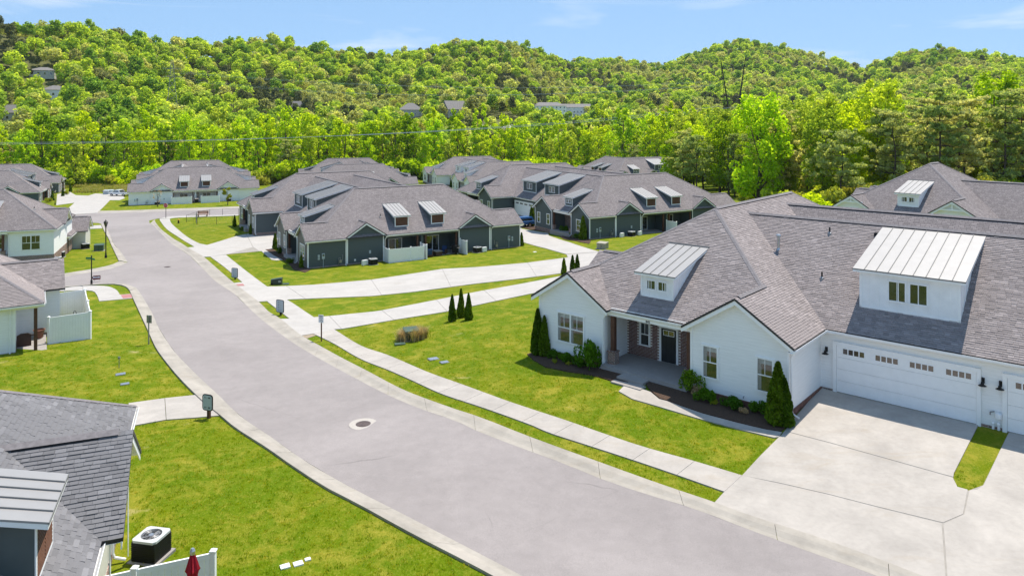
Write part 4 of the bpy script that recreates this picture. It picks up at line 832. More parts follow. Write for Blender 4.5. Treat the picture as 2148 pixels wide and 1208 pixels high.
hm.garage_door(f, hm.a + 7.79, hm.a + 13.67, hm.vg); hm.eaves([(f, hm.a + hm.c / 2, hm.a + hm.c - .3, hm.vg - OV)]); hm.lamp(f, hm.a + 7.68 - .14, hm.vg, 1.86)
hm.board(f, hm.a + 6.72, hm.a + 6.8, hm.vg, 0, 2.5)
# brick porch wall, every brick laid one by one
rb = random.Random(3); singles = 0; rest = MB(); bw, bh = .215, .076; bme = [MB().box(-bw / 2 + .013, bw / 2 - .013, -.045, .005, -bh / 2 + .0145, bh / 2 - .0145).mesh('brick', 'brick_clay') for k in range(2)]
zz, r = .19, 0
while zz < 2.74:
    x = hm.g1 + .03 + (bw / 2 if r % 2 else 0)
    while x < hm.a - hm.g2 - .05:
        c = x + bw / 2
        if not (5.30 < c < 6.12 and .74 < zz < 2.14) and not (6.60 < c < 7.82 and zz < 2.14):
            p = f(c + rb.uniform(-.003, .003), hm.vp - rb.uniform(0, .006), zz)
            if singles < 300 and c > 5.0: link('brick', bme[singles % 2], hm.root, p); singles += 1
            else: rest.box(p[0] - bw / 2 + .013, p[0] + bw / 2 - .013, p[1] - .045, p[1] + .005, p[2] - bh / 2 + .0145, p[2] + bh / 2 - .0145)
        x += bw
    zz += bh; r += 1
# soldier course of the skirt under the siding
def skirt_run(m, x0, x1, w, z0=-.10):
    x = x0
    while x < x1:
        hm.bx(m, x + .006, x + .076, w - .07, w - .02, z0, z0 + .19, rest); x += .082
    for k in range(4):
        x = x0 + (.11 if k % 2 else 0)
        while x < x1:
            hm.bx(m, x + .006, min(x + .209, x1), w - .06, w - .02, z0 - .082 * (k + 1), z0 - .082 * (k + 1) + .07, rest); x += .215
skirt_run(f, 0, hm.g1, 0); skirt_run(f, hm.a - hm.g2, hm.a, 0); skirt_run(lambda x, w, z: f(hm.a - w, x, z), 0, hm.vg, 0)
stuff(hm.build(rest, 'bricks', 'brick_clay', recalc=False))
hm.build(hm.bx(f, 6.0, 7.55, -1.05, -.402, -.55, .03), 'porch_step', 'porch_concrete'); hm.build(hm.bx(f, 6.0, 7.75, -1.62, -1.052, -.6, -.08), 'porch_step', 'porch_concrete')
# house number
def text_mesh(s, size, mat, name, parent, m, depth=.008, label=None):
    cu = bpy.data.curves.new(name, 'FONT'); cu.body = s; cu.size = size; cu.extrude = depth; cu.align_x = 'CENTER'; cu.align_y = 'CENTER'
    tmp = bpy.data.objects.new('tmp', cu); COL.objects.link(tmp); dg = bpy.context.evaluated_depsgraph_get(); me = bpy.data.meshes.new_from_object(tmp.evaluated_get(dg)); bpy.data.objects.remove(tmp)
    me.materials.clear(); me.materials.append(M[mat]); o = link(name, me, parent); o.matrix_local = m; return o
text_mesh('845', .17, 'sign_black', 'house_number', hm.root, Matrix.Translation(f(7.15, .15, 2.815)) @ Matrix.Rotation(R(90), 4, 'X'))
# things through the roof
flu = hm.build(MB().lathe([(.24, 5.60), (.12, 5.95), (.085, 6.02), (.085, 6.62), (.15, 6.66), (.15, 6.74), (.10, 6.80), (0, 6.82)], 14, f(10.88, 8.35, 0)[:2]), 'flue', 'galvanized')
hm.build(MB().hexa([f(10.65, 8.1, 5.66 + .17), f(11.4, 8.1, 5.66 - .32), f(11.4, 8.6, 5.66 - .32), f(10.65, 8.6, 5.66 + .17), f(10.65, 8.1, 5.69 + .19), f(11.4, 8.1, 5.69 - .29), f(11.4, 8.6, 5.69 - .29), f(10.65, 8.6, 5.69 + .19)]), 'flashing', 'galvanized', flu)
for u, v in ((13.25, 9.81), (13.81, 6.78)):
    z = EAVE + PITCH * (v - hm.vg + OV); vp_ = hm.build(MB().lathe([(.05, z - .1), (.045, z + .34), (.03, z + .34), (.03, z + .2)], 8, f(u, v, 0)[:2]), 'vent_pipe', 'dark_vent'); hm.build(MB().lathe([(.14, z - .12), (.13, z + .03), (.05, z + .09)], 8, f(u, v, 0)[:2]), 'vent_boot', 'grey_metal', vp_)
zb = EAVE + PITCH * (10.0 - hm.vg + OV); hm.build(hm.bx(f, 15.55, 15.9, 9.9, 10.15, zb - .1, zb + .14), 'roof_vent', 'dark_vent')
# spigot and pipes beside the lawn strip
gm = hm.build(MB().lathe([(0, .52), (.13, .54), (.13, .74), (0, .76)], 12, f(22.05, hm.vg - .16, 0)[:2]), 'gas_meter', 'white_metal_trim')
hm.build(MB().path([f(21.9, hm.vg - .1, .78), f(21.75, hm.vg - .16, .74), f(21.75, hm.vg - .16, .62)], .03, 6), 'meter_pipe', 'grey_metal', gm)
for x in (21.85, 22.05): hm.build(MB().path([f(x, hm.vg - .08, .0), f(x, hm.vg - .08, .26), f(x, hm.vg - .16, .30)], .05, 8), 'drain_pipe', 'white_metal_trim', gm)
hm.build(MB().path([f(12.45, -.03, .30), f(12.45, -.12, .28), f(12.45, -.12, .22)], .02, 6), 'spigot', 'grey_metal')

# R: white house at the right edge behind it
hr = House('white_house', 'white house behind the big roof at the right edge, with vented white gables', (33.55, 77.33, .85, -.84), 1, a=13.84, W=17.35, g1=4.2, g2=4.8)
hr.walls(); hr.roofs(); visible_common(hr, (0,), (), (0,), True, False, True, False)
for (ff, x0, x1, k) in hr.gables()[:2]:
    xm, hw = (x0 + x1) / 2, (x1 - x0) / 2; zr = EAVE + PITCH * (hw + OV) - .2; mb = MB(); hr.bx(ff, xm - .06, xm + .06, -.28, -.20, EAVE + .95, zr, mb); hr.bx(ff, xm - hw * .55, xm + hw * .55, -.28, -.20, EAVE + .80, EAVE + .95, mb); hr.build(mb, 'gable_truss', 'white_trim')

def add(name, label, pose, sgn, wall, front, sides, ends, units=(0, 1), porch_mat=None, **k):
    h = House(name, label, pose, sgn, wall, front, WOOD, **k); h.walls(porch_mat); h.roofs(); visible_common(h, sides, ends, units); return h
hd1 = add('slate_house', 'dark slate house in the middle, its fenced patio end towards the long driveway', (-23.05, 83.144, -3.57, 2.103), -1, 'slate_siding', 'grey_brown_siding', (0,), (0,), corner=('gable', 'hip'))
hd2 = add('slate_house', 'dark slate house just beyond the big white roof, its porch facing the lane', (10.76, 102.18, -3.43, 2.084), -1, 'slate_siding', 'slate_siding', (0,), (0,), corner=('gable', 'hip'), porch_mat='tan_brick')
hwh = add('white_house', 'low white house across the far street behind the stop sign', (-87.5, 168.2, -6.67, 1.979), -1, 'white_siding', 'white_siding', (0, 1), (0,))
hd3 = add('slate_house', 'dark house whose roof shows behind the middle slate house, before the wood', (-51.3, 182.6, -6.83, 1.883), -1, 'slate_siding', 'slate_siding', (0, 1), (0,))
hf1 = add('white_house', 'white house with two white gables between the slate houses, before the wood', (-10.98, 194.2, -6.92, 1.979), -1, 'white_siding', 'white_siding', (0,), (0,))
hf2 = add('slate_house', 'farthest dark house before the pines, its roof behind the right slate house', (30.5, 212.86, -6.83, .385), 1, 'slate_siding', 'slate_siding', (0,), (0,))
hf4 = add('slate_house', 'dark house with brick gables at the far left edge by the grassy corner', (-139.6, 167.1, -7.7, 1.993), -1, 'slate_siding', 'tan_brick', (1,), (0,), corner=('hip', 'hip'))
# L: grey roof in the lower left corner
hl = House('white_house', 'grey roofed house in the lower left corner with metal dormers', (-14.05, 26.79, -.1, 3.529), 1, 'cream_siding', 'cream_siding', WOOD, shingle='grey_shingles', corner=('hip', 'hip'), patio_proud=.5)
hl.dv, hl.dormer_side = -.55, 'slate_siding'
hl.walls()
tl = {('hip', 0, 0): 1, ('hip', 0, 1): 1, 'mat': 'grey_shingle_tabs', 'singles': 300}
for i, g in enumerate(hl.gables()):
    if g[3] == 'patio': tl[('gable', i, 0)] = 1; tl[('gable', i, 1)] = 1
hl.roofs(tl, lambda c: (c - Vector((1.5, 5., 4.))).length)
visible_common(hl, (), (0,), (0,))
# ---------------------------------------------------------------- left houses with a covered corner patio
class CornerHouse(House):
    cut = 1.2
    def plan(s):
        p = super().plan(); p[0] = (s.cut, s.vh)
        return p[:-1] + [(0, s.w1 + s.pg), (-s.proud, s.w1 + s.pg), (-s.proud, s.w1), (s.cut, s.w1)]
h1 = House('white_house', 'white house at left edge with a twin window over a brick plinth', (-53.55, 85.95, -2.62, 3.534), -1, 'white_siding', 'white_siding', WOOD, corner=('hip', 'hip'), patio_proud=.3, W=13.6, units=1)
h1.walls(); h1.roofs(); visible_common(h1, (0,), (), (0,), False)
h1.eaves([(h1.patio(0), h1.vh - OV, h1.w1 - .2, -OV)]); h1.board(h1.patio(0), h1.vh, h1.vh + .1, 0)
f1 = h1.unit(0, 0)
h1.build(h1.bx(f1, .001, 5.5, h1.vh - .05, h1.vh - .032, -1.2, .098), 'plinth', 'red_brick'); h1.build(h1.bx(f1, 1.9, 2.3, h1.vh - .07, h1.vh - .052, -.75, -.5), 'crawl_vent', 'black_metal')
def corner_patio(h):
    f = h.unit(0, 0); h.eaves([(f, -OV, h.a - h.g2 - .1, h.vh - OV), (h.patio(0), h.vh - OV, h.w1 - .3, -OV)])
    h.build(h.bx(f, .02, .22, h.vh + .02, h.vh + .22, -.02, 2.75), 'post', 'brown_stain')
    h.build(h.bx(f, -.02, h.cut, h.vh, h.vh + .2, 2.75, EAVE + .05), 'patio_beam', h.trim); h.build(h.bx(f, -.02, .18, h.vh + .2, h.w1, 2.75, EAVE + .05), 'patio_beam', h.trim)
    h.build(h.bx(f, -.5, h.cut - .003, h.vh - .1, h.w1 - .003, -.5, .0), 'patio_floor', 'porch_concrete')
    h.board(f, h.cut - .003, h.cut + .14, h.vh); h.board(h.patio(0), h.w1, h.w1 + .1, -h.proud)
h1b = CornerHouse('white_house', 'low white wing with a brown corner post, behind the plinth house', (-56.9, 94.4, -4.85, 3.534), -1, 'cream_siding', 'cream_siding', WOOD, corner=('hip', 'hip'), patio_proud=1.35, units=1, W=13.6)
h1b.walls(); h1b.roofs(); corner_patio(h1b)
h2 = CornerHouse('white_house', 'white house at left edge beside the white fenced patio with a brown post', (-30.5, 47.4, -1.6, 3.72), -1, 'white_siding', 'white_siding', WOOD, corner=('hip', 'hip'), patio_proud=1.3, W=13.6, units=1)
h2.walls()
t2 = {('hip', 0, 0): 1, ('hip', 0, 1): 1, 'mat': 'roof_shingle_tabs', 'singles': 300}
for i, g in enumerate(h2.gables()):
    if g[3] == 'patio': t2[('gable', i, 0)] = 1; t2[('gable', i, 1)] = 1
h2.roofs(t2, lambda c: (c - Vector((1., -2., 4.))).length); corner_patio(h2)
h2.downspout(h2.unit(0, 0), h2.cut + .3, h2.vh)
for h, u, v in ((h2, 3.2, 5.0), (hd1, 2.4, 9.5), (h1, 2.6, 4.0)):
    z = EAVE + PITCH * (u + OV); q = h.P(u, v, 0)[:2]; vp_ = h.build(MB().lathe([(.05, z - .1), (.045, z + .36), (.03, z + .36), (.03, z + .2)], 8, q), 'vent_pipe', 'dark_vent'); h.build(MB().lathe([(.15, z - .12), (.13, z + .05), (.05, z + .1)], 8, q), 'vent_boot', 'grey_metal', vp_)

# ---------------------------------------------------------------- fences of white vinyl round the patios
def to_world(h, u, v): c, s_ = math.cos(h.t), math.sin(h.t); x, y = u, v * h.s; return (h.X + c * x - s_ * y, h.Y + s_ * x + c * y)
def vinyl_fence(pts, label, hgt=1.82, group='white vinyl patio fences', posts=None, zs=None):
    z0 = min(ht(*p) for p in pts); t = thing('vinyl_fence', label, 'fence', (pts[0][0], pts[0][1], z0), 0, group); o = Vector((pts[0][0], pts[0][1], z0))
    zz = zs or [ht(*p) for p in pts]; P = [Vector((p[0], p[1], z)) - o for p, z in zip(pts, zz)]; top = max(p.z for p in P) + hgt
    for p in P:
        q = MB().box(p.x - .065, p.x + .065, p.y - .065, p.y + .065, p.z - .4, top + .06).build('post', 'vinyl_fence', t)
        m = MB(); m.box(p.x - .085, p.x + .085, p.y - .085, p.y + .085, top + .06, top + .09)
        m.poly([(p.x - .08, p.y - .08, top + .09), (p.x + .08, p.y - .08, top + .09), (p.x, p.y, top + .15)]).poly([(p.x + .08, p.y - .08, top + .09), (p.x + .08, p.y + .08, top + .09), (p.x, p.y, top + .15)]).poly([(p.x + .08, p.y + .08, top + .09), (p.x - .08, p.y + .08, top + .09), (p.x, p.y, top + .15)]).poly([(p.x - .08, p.y + .08, top + .09), (p.x - .08, p.y - .08, top + .09), (p.x, p.y, top + .15)])
        m.build('post_cap', 'vinyl_fence', q)
    for a, b in zip(P[:-1], P[1:]):
        d = (b - a); d.z = 0; L = d.length; d.normalize(); nrm = Vector((d.y, -d.x, 0)); n = max(1, round(L / .17)); zb = lambda s: a.z + (b.z - a.z) * s / L
        for k in range(n):
            s0, s1 = .065 + (L - .13) * k / n + .002, .065 + (L - .13) * (k + 1) / n - .002; q = [a + d * s0, a + d * s1]
            w = nrm * .014
            c = [q[0] - w, q[1] - w, q[1] + w, q[0] + w]
            m = MB().hexa([(p.x, p.y, zb(s0) - .05) for p in c] + [(p.x, p.y, top - .03) for p in c]); m.build('board', 'vinyl_fence', t)
        for lo, hi in ((.0, .14), (None, None)):
            w = nrm * .028; c = [a + d * .06 - w, a + d * (L - .06) - w, a + d * (L - .06) + w, a + d * .06 + w]
            if lo is not None: bot = [zb(.06), zb(L), zb(L), zb(.06)]; m = MB().hexa([(p.x, p.y, h_ + lo - .06) for p, h_ in zip(c, bot)] + [(p.x, p.y, h_ + hi) for p, h_ in zip(c, bot)])
            else: m = MB().hexa([(p.x, p.y, top - .12) for p in c] + [(p.x, p.y, top + .02) for p in c])
            m.build('rail', 'vinyl_fence', t)
    return t
W_ = lambda h, l: [to_world(h, *q) for q in l]
vinyl_fence(W_(hd1, [(-.1, 8.98), (-1.9, 8.98), (-1.9, 11.7), (-1.9, 13.35)]), 'white fence boxing in the left patio of the middle slate house', zs=[-3.75, -3.9, -3.9, -3.85])
vinyl_fence(W_(hd1, [(-.05, 13.75), (-1.9, 13.75)]), 'short white fence between the two patios of the middle slate house', zs=[-3.65, -3.85])
vinyl_fence(W_(hd1, [(-.05, 19.15), (-1.9, 19.15)]), 'short white fence right of the grill on the slate house patio', zs=[-3.65, -3.85])
vinyl_fence(W_(hd2, [(-.05, 13.85), (-2.2, 13.85)]), 'white fence on the patio of the right slate house, half behind the big roof', zs=[-3.55, -3.7])
vinyl_fence(W_(hwh, [(-.2, 8.9), (-2.0, 8.9), (-2.0, 13.2)]), 'left of two low white fences before the house across the far street', zs=[-6.8, -6.9, -6.9])
vinyl_fence(W_(hwh, [(-2.0, 15.2), (-2.0, 19.2), (-.2, 19.2)]), 'right of two low white fences before the house across the far street', zs=[-6.9, -6.9, -6.8])
vinyl_fence([(-32.27, 51.42), (-31.02, 49.33), (-29.11, 50.85), (-30.98, 53.80), (-33.26, 57.38), (-35.12, 55.97)][1:], 'white fence enclosure with three sides beside the left house patio', hgt=1.75)
vinyl_fence([(-11.75, 18.75), (-10.0, 19.53), (-8.23, 20.3)], 'white fence at the bottom edge behind the closed red parasol', hgt=1.72)

# ---------------------------------------------------------------- air conditioners, meters, patio things
def box_meshes():
    S = .40
    b = MB(); b.box(-S, S, -S, S, .06, .66)
    for k in range(9):
        for sg in (-1, 1):
            z = .10 + k * .06; b.box(-S - .012, S + .012, sg * (S + .006) - .008, sg * (S + .006) + .008, z, z + .025); b.box(sg * (S + .006) - .008, sg * (S + .006) + .008, -S, S, z, z + .025)
    lid = MB()
    n = 28; ro = [(math.copysign(min(1, abs(math.cos(t)) * 1.3), math.cos(t)) * (S + .02), math.copysign(min(1, abs(math.sin(t)) * 1.3), math.sin(t)) * (S + .02)) for t in [2 * math.pi * k / n for k in range(n)]]; ri = [(.31 * math.cos(2 * math.pi * k / n), .31 * math.sin(2 * math.pi * k / n)) for k in range(n)]
    for k in range(n):
        j = (k + 1) % n; lid.poly([(*ro[k], .72), (*ro[j], .72), (*ri[j], .73), (*ri[k], .73)]); lid.poly([(*ro[k], .65), (*ro[j], .65), (*ro[j], .72), (*ro[k], .72)]); lid.poly([(*ri[k], .73), (*ri[j], .73), (*ri[j], .66), (*ri[k], .66)])
    fan = MB(); fan.lathe([(.31, .64), (0, .64)], 20, mi=1); fan.lathe([(.09, .66), (.085, .72), (0, .725)], 12, mi=2)
    for k in range(5):
        t = 2 * math.pi * k / 5; c, s_ = math.cos(t), math.sin(t); q = [(.08, -.03), (.29, -.10), (.30, .06), (.08, .04)]
        fan.poly([(x * c - y * s_, x * s_ + y * c, .665 + (.02 if y > 0 else 0)) for x, y in q], 0)
    gr = MB()
    for k in range(16):
        t = 2 * math.pi * k / 16; gr.tube((.07 * math.cos(t), .07 * math.sin(t), .735), (.31 * math.cos(t), .31 * math.sin(t), .73), .005, n=3)
    for r in (.16, .24): gr.lathe([(r, .735), (r + .006, .738), (r + .012, .735)], 20)
    return b, lid, fan, gr
def make_ac(loc, rot, label, top='grey_metal', group='air conditioner units beside the houses'):
    t = thing('air_conditioner', label, 'air conditioner', loc, rot, group); b, l, fn, g = box_meshes()
    b.build('cabinet', 'black_metal', t); l.build('top_cover', 'ac_top', t); fn.build('fan', ['grey_metal', 'black_metal', 'galvanized'], t, recalc=False); g.build('fan_guard', 'grey_metal', t, recalc=False)
    MB().box(-.5, .5, -.5, .5, -.35, .055).build('pad', 'porch_concrete', t); return t
def gz(p, d=0): return (p[0], p[1], ht(*p) + d)
AC0 = make_ac(gz((-11.35, 23.20)), -.39 + .2, 'large black air conditioner with a white top beside the grey roof, lower left')
for p, l in [(to_world(hd1, -1.65, 7.1), 'black air conditioner left of the boxed-in patio of the middle slate house'), (to_world(hd1, -1.2, 21.), 'black air conditioner right of the grill patio of the middle slate house'), (to_world(hd2, -1.2, 6.4), 'low dark air conditioner between two small heat pumps at the right slate house'),
             ((-53.60, 86.79), 'black air conditioner with a white rim beside the twin window house'), ((-55.89, 91.22), 'black air conditioner partly behind another beside the brown corner post'), ((-57.10, 98.61), 'black air conditioner on the lawn by the white gable, left of the green cabinet'),
             (to_world(hwh, -1.0, 5.9), 'black air conditioner left of the fences of the house across the far street'), (to_world(hwh, -1.0, 21.3), 'black air conditioner by the small tree of the house across the far street')]:
    copy_thing(AC0, gz(p), rng.uniform(0, 1), None, l)
def heat_pump(loc, rot, label, group='small heat pumps'):
    t = thing('heat_pump', label, 'heat pump', loc, rot, group); MB().box(-.36, .36, -.15, .15, .08, .62).build('cabinet', 'sign_white', t)
    m = MB().box(-.3, .12, -.172, -.152, .14, .56); m.build('grille', 'black_metal', t)
    MB().box(-.3, -.24, -.16, .16, -.2, .08).box(.24, .3, -.16, .16, -.2, .08).build('foot', 'grey_metal', t); return t
HP0 = heat_pump(gz(to_world(hd1, -1.55, 6.15)), hd1.t + 1.9, 'small white heat pump left of the black unit at the middle slate house')
for p, h, l in [(to_world(hd1, -1.4, 21.85), hd1, 'small white heat pump right of the black unit at the middle slate house'), (to_world(hd2, -1.2, 4.7), hd2, 'small heat pump left of the low unit at the right slate house'), (to_world(hd2, -1.2, 7.9), hd2, 'small heat pump right of the low unit at the right slate house')]:
    copy_thing(HP0, gz(p), h.t + 1.9, None, l)
def meters(h, f, x, w=0, z=.95):
    m = h.build(h.bx(f, x - .16, x + .16, w - .14, w, z, z + .62), 'electric_meter', 'sign_grey'); h.build(h.bx(f, x - .09, x + .09, w - .20, w - .142, z + .34, z + .52), 'meter_dial', 'window_glass', m)
    h.build(MB().tube(f(x, w - .06, z), f(x, w - .06, -.35), .035, n=6), 'conduit', 'sign_grey', m)
    h.build(h.bx(f, x - .62, x - .40, w - .1, w, z - .06, z + .16), 'service_box', 'sign_grey', m); h.build(h.bx(f, x - .62, x - .40, w - .1, w, z + .22, z + .5), 'service_box', 'sign_grey', m)
def gas_meter(h, f, x, w=0):
    m = h.build(h.bx(f, x - .14, x + .14, w - .32, w - .12, .35, .68), 'gas_meter', 'grey_metal')
    h.build(MB().path([f(x - .2, w - .12, -.4), f(x - .2, w - .2, .9), f(x + .0, w - .2, .95), f(x, w - .2, .66)], .025, 6), 'meter_pipe', 'grey_metal', m); h.build(MB().path([f(x + .1, w - .2, .6), f(x + .26, w - .2, .6), f(x + .26, w - .2, 1.2), f(x + .26, w, 1.2)], .025, 6), 'meter_pipe', 'grey_metal', m)
for h in (hd1, hd2, hwh):
    f = h.patio(0); meters(h, f, 1.75); gas_meter(h, f, 3.7)
    if h is hd1:
        m2 = lambda x, w, z, f=f: f(h.W - x, w, z); meters(h, (lambda x, w, z: hd1.patio(0)(hd1.W - x, w, z)), 1.75); gas_meter(h, (lambda x, w, z: hd1.patio(0)(hd1.W - x, w, z)), 3.7)
    h.build(h.bx(f, 5.4, 5.6, -.03, 0, .35, .55), 'vent_hood', h.trim); h.build(h.bx(f, 7.2, 7.42, -.08, 0, 1.05, 1.4), 'service_box', 'sign_grey')
fl0 = hl.patio(0); fl = lambda x, w, z: fl0(x, w - .5, z); gas_meter(hl, fl, 8.0)
hl.build(MB().path([fl(9.25, -.06, 1.4), fl(9.25, -.06, .3), fl(9.6, -.5, -.05), fl(10.2, -.95, .0)], .022, 5), 'cable_run', 'black_metal')
hl.build(MB().path([fl(6.3, -.15, -.05), fl(6.4, -1.5, -.12)], .05, 6), 'drain_extension', 'utility_green')

# slate house patio furniture
def chair(p, rot, label):
    t = thing('patio_chair', label, 'chair', p, rot, 'blue cushioned patio chairs'); MB().box(-.32, .32, -.32, .30, .24, .40).build('seat_cushion', 'blue_cushion', t); MB().hexa([(-.32, .24, .40), (.32, .24, .40), (.32, .34, .40), (-.32, .34, .40), (-.30, .38, .95), (.30, .38, .95), (.30, .48, .92), (-.30, .48, .92)]).build('back_cushion', 'blue_cushion', t)
    for x in (-.36, .36): MB().box(x - .05, x + .05, -.34, .36, 0, .58).build('armrest', 'wicker', t)
    MB().box(-.31, .31, -.3, .34, .06, .235).build('base', 'wicker', t)
zp = -3.57 + .06
q = to_world(hd1, -.5, 14.75); chair((*q, zp), hd1.t + 1.2, 'blue cushioned chair left of the wicker table on the slate house patio')
q = to_world(hd1, .35, 17.0); chair((*q, zp), hd1.t - 2.4, 'blue cushioned chair between wicker table and grill on the slate house patio')
q = to_world(hd1, -.35, 15.9); t = thing('wicker_table', 'square brown wicker table with a pale top on the slate house patio', 'table', (*q, zp), hd1.t)
MB().box(-.42, .42, -.42, .42, 0, .52).build('base', 'wicker', t); MB().box(-.46, .46, -.46, .46, .522, .57).build('table_top', 'porch_concrete', t)
def grill(p, rot, label):
    t = thing('grill', label, 'grill', p, rot, 'barbecue grills'); MB().box(-.35, .35, -.25, .25, .12, .78).build('cabinet', 'black_metal', t)
    MB().prism([(-.40, -.28, .80), (-.40, .28, .80), (-.40, .26, 1.0), (-.40, .10, 1.15), (-.40, -.12, 1.13), (-.40, -.27, .98)], (.8, 0, 0)).build('lid', 'black_metal', t)
    MB().box(-.68, -.42, -.22, .22, .80, .84).box(.42, .68, -.22, .22, .80, .84).build('side_shelf', 'grey_metal', t); MB().tube((-.3, -.32, .96), (.3, -.32, .96), .018).build('handle', 'galvanized', t)
    for x in (-.3, .3): MB().tube((x - .03, -.1, .1), (x + .03, -.1, .1), .1, n=12).build('wheel', 'sign_white', t)
q = to_world(hd1, -.6, 18.2); grill((*q, zp), hd1.t + .4, 'black barbecue grill beside the short white fence on the slate house patio')
q = to_world(hwh, -.9, 14.2); grill((*q, -6.65), hwh.t + 1.9, 'dark grill between the two low fences across the far street')
# things on the left corner patio
zf2 = h2.Z + .005; wp = lambda u, v: to_world(h2, u, v)
t = thing('deck_box', 'dark wicker storage chair with pale cushion in the corner patio at left', 'chair', (*wp(.75, 2.3), zf2), h2.t); MB().box(-.4, .4, -.36, .36, 0, .42).build('seat', 'wicker', t); MB().prism([(-.4, .26, .42), (.4, .26, .42), (.4, .26, .72), (.2, .26, .84), (-.2, .26, .84), (-.4, .26, .72)], (0, .1, 0)).build('backrest', 'wicker', t); MB().box(-.34, .34, -.3, .24, .422, .48).build('cushion', 'sign_white', t)
for (u, v, s_, l) in ((-.1, 3.6, .34, 'tall dark urn planter beside the brown corner post'), (-.75, 2.2, .20, 'small terracotta pot on the left patio floor')):
    t = thing('planter', l, 'planter', (*wp(u, v), zf2), 0); MB().lathe([(s_ * .6, 0), (s_, s_ * 1.6), (s_ * 1.12, s_ * 1.7), (s_ * .95, s_ * 1.7), (s_ * .8, s_ * 1.4), (0, s_ * 1.4)], 14).build('pot', 'terracotta', t)
t = thing('shepherd_hook', 'thin dark hook standing inside the left fence enclosure', 'garden hook', gz((-32.45, 54.70)), 0); MB().path([(-.12, 0, 0), (-.12, 0, .95), (-.06, 0, 1.12), (.06, 0, 1.12), (.12, 0, .95), (.12, 0, 0)], .018, 5).build('hook', 'black_metal', t)
# closed red parasol at the bottom edge
pp = (-8.30, 19.15); t = thing('parasol', 'closed red parasol at the bottom edge beside the grey roof', 'parasol', gz(pp), 0); t.scale = (1.25, 1.25, 1.28)
MB().tube((0, 0, -.2), (0.02, 0, 2.05), .024, n=8).build('pole', 'galvanized', t)
m = MB(); prof = [(.10, .6), (.125, .9), (.115, 1.2), (.10, 1.55), (.12, 1.62), (.15, 1.66), (.09, 1.85), (.05, 1.98)]; n = 16
rad = lambda k, r: r * (1.0 if k % 2 else .62)
for (r0, z0), (r1, z1) in zip(prof[:-1], prof[1:]):
    for k in range(n):
        a0, a1 = 2 * math.pi * k / n, 2 * math.pi * (k + 1) / n; m.poly([(rad(k, r0) * math.cos(a0), rad(k, r0) * math.sin(a0), z0), (rad(k + 1, r0) * math.cos(a1), rad(k + 1, r0) * math.sin(a1), z0), (rad(k + 1, r1) * math.cos(a1), rad(k + 1, r1) * math.sin(a1), z1), (rad(k, r1) * math.cos(a0), rad(k, r1) * math.sin(a0), z1)])
m.build('canopy', 'umbrella_red', t, smooth=False); MB().lathe([(.05, 1.98), (.055, 2.05), (.03, 2.1), (0, 2.1)], 10).build('finial', 'galvanized', t)

# ---------------------------------------------------------------- signs, lamps, boxes on the lawns
def text_on(parent, s, size, mat, x, y, z, rot=0, name='lettering'):
    return text_mesh(s, size, mat, name, parent, Matrix.Translation((x, y, z)) @ Matrix.Rotation(rot, 4, 'Z') @ Matrix.Rotation(R(90), 4, 'X'), .003)
def rrect(w, h, r, n=5):
    return [(cx * (w / 2 - r) + r * math.cos(a), cz * (h / 2 - r) + r * math.sin(a)) for cx, cz, a0 in ((1, 1, 0), (-1, 1, 90), (-1, -1, 180), (1, -1, 270)) for a in [R(a0 + 90 * k / n) for k in range(n + 1)]]
def address_sign(p, rot, label, lines, postm='black_metal', w=.62, h=.78, ph=.32, cols=((-.12, .10), (.13, .10))):
    t = thing('address_sign', label, 'sign', gz(p), rot, 'grey directory signs along the road'); zc = ph + h / 2
    MB().box(-.07, .07, -.06, .06, -.3, ph + .3).build('post', postm, t)
    b = MB().prism([(x, -.10, z + zc) for x, z in rrect(w, h, .14)], (0, .035, 0)).build('border', 'black_metal', t)
    fcx = MB().prism([(x, -.112, z + zc) for x, z in rrect(w - .09, h - .09, .11)], (0, .0115, 0)).build('panel', 'sign_grey', t)
    for i, l in enumerate(lines):
        for j, wd in enumerate(l): text_on(t, wd, .088, 'sign_black', (-.115 if j == 0 else .12), -.116, zc + h * .30 - i * (h * .6 / max(1, len(lines) - 1)))
address_sign((-14.56, 35.40), -.35, 'grey rounded sign on a brown post at the near left drive', [('8 6', '880'), ('8 8', '882')], 'brown_stain', ph=.40)
address_sign((-18.36, 58.52), -.45, 'grey rounded sign at the grass tip between the two long lanes', [('805', 'A'), ('807', 'B'), ('809', 'C'), ('811', 'D')], ph=.22, w=.80, h=1.02)
address_sign((-28.78, 76.63), -.35, 'grey rounded sign by the red pad, nearest the slate house', [('813', 'A'), ('815', 'B'), ('817', 'C'), ('819', 'D')], ph=.16, w=.80, h=1.02)
t = thing('speed_sign', 'white speed limit 15 sign on a brown post at the kerb', 'sign', gz((-12.96, 50.10)), -.30); MB().box(-.035, .035, -.03, .03, -.3, 1.45).build('post', 'brown_stain', t)
MB().box(-.19, .19, -.055, -.035, 1.28, 1.82).build('panel', 'sign_white', t)
text_on(t, 'SPEED', .11, 'sign_black', 0, -.058, 1.74); text_on(t, 'LIMIT', .11, 'sign_black', 0, -.058, 1.62); text_on(t, '15', .27, 'sign_black', 0, -.058, 1.42)
t = thing('road_sign', 'plain grey back of a sign on a steel post at the left kerb', 'sign', gz((-24.44, 49.57)), 2.9); MB().box(-.03, .03, -.03, .03, -.3, 1.9).build('post', 'grey_metal', t); MB().box(-.20, .20, -.055, -.035, 1.42, 1.94).build('panel', 'grey_metal', t); MB().box(-.185, .185, -.061, -.056, 1.44, 1.92).build('face', 'sign_white', t)
t = thing('stop_sign', 'red octagonal stop sign at the far junction', 'sign', gz((-65.75, 139.98)), -.1); MB().tube((0, 0, -.3), (0, 0, 2.7), .05, n=8).build('post', 'black_metal', t)
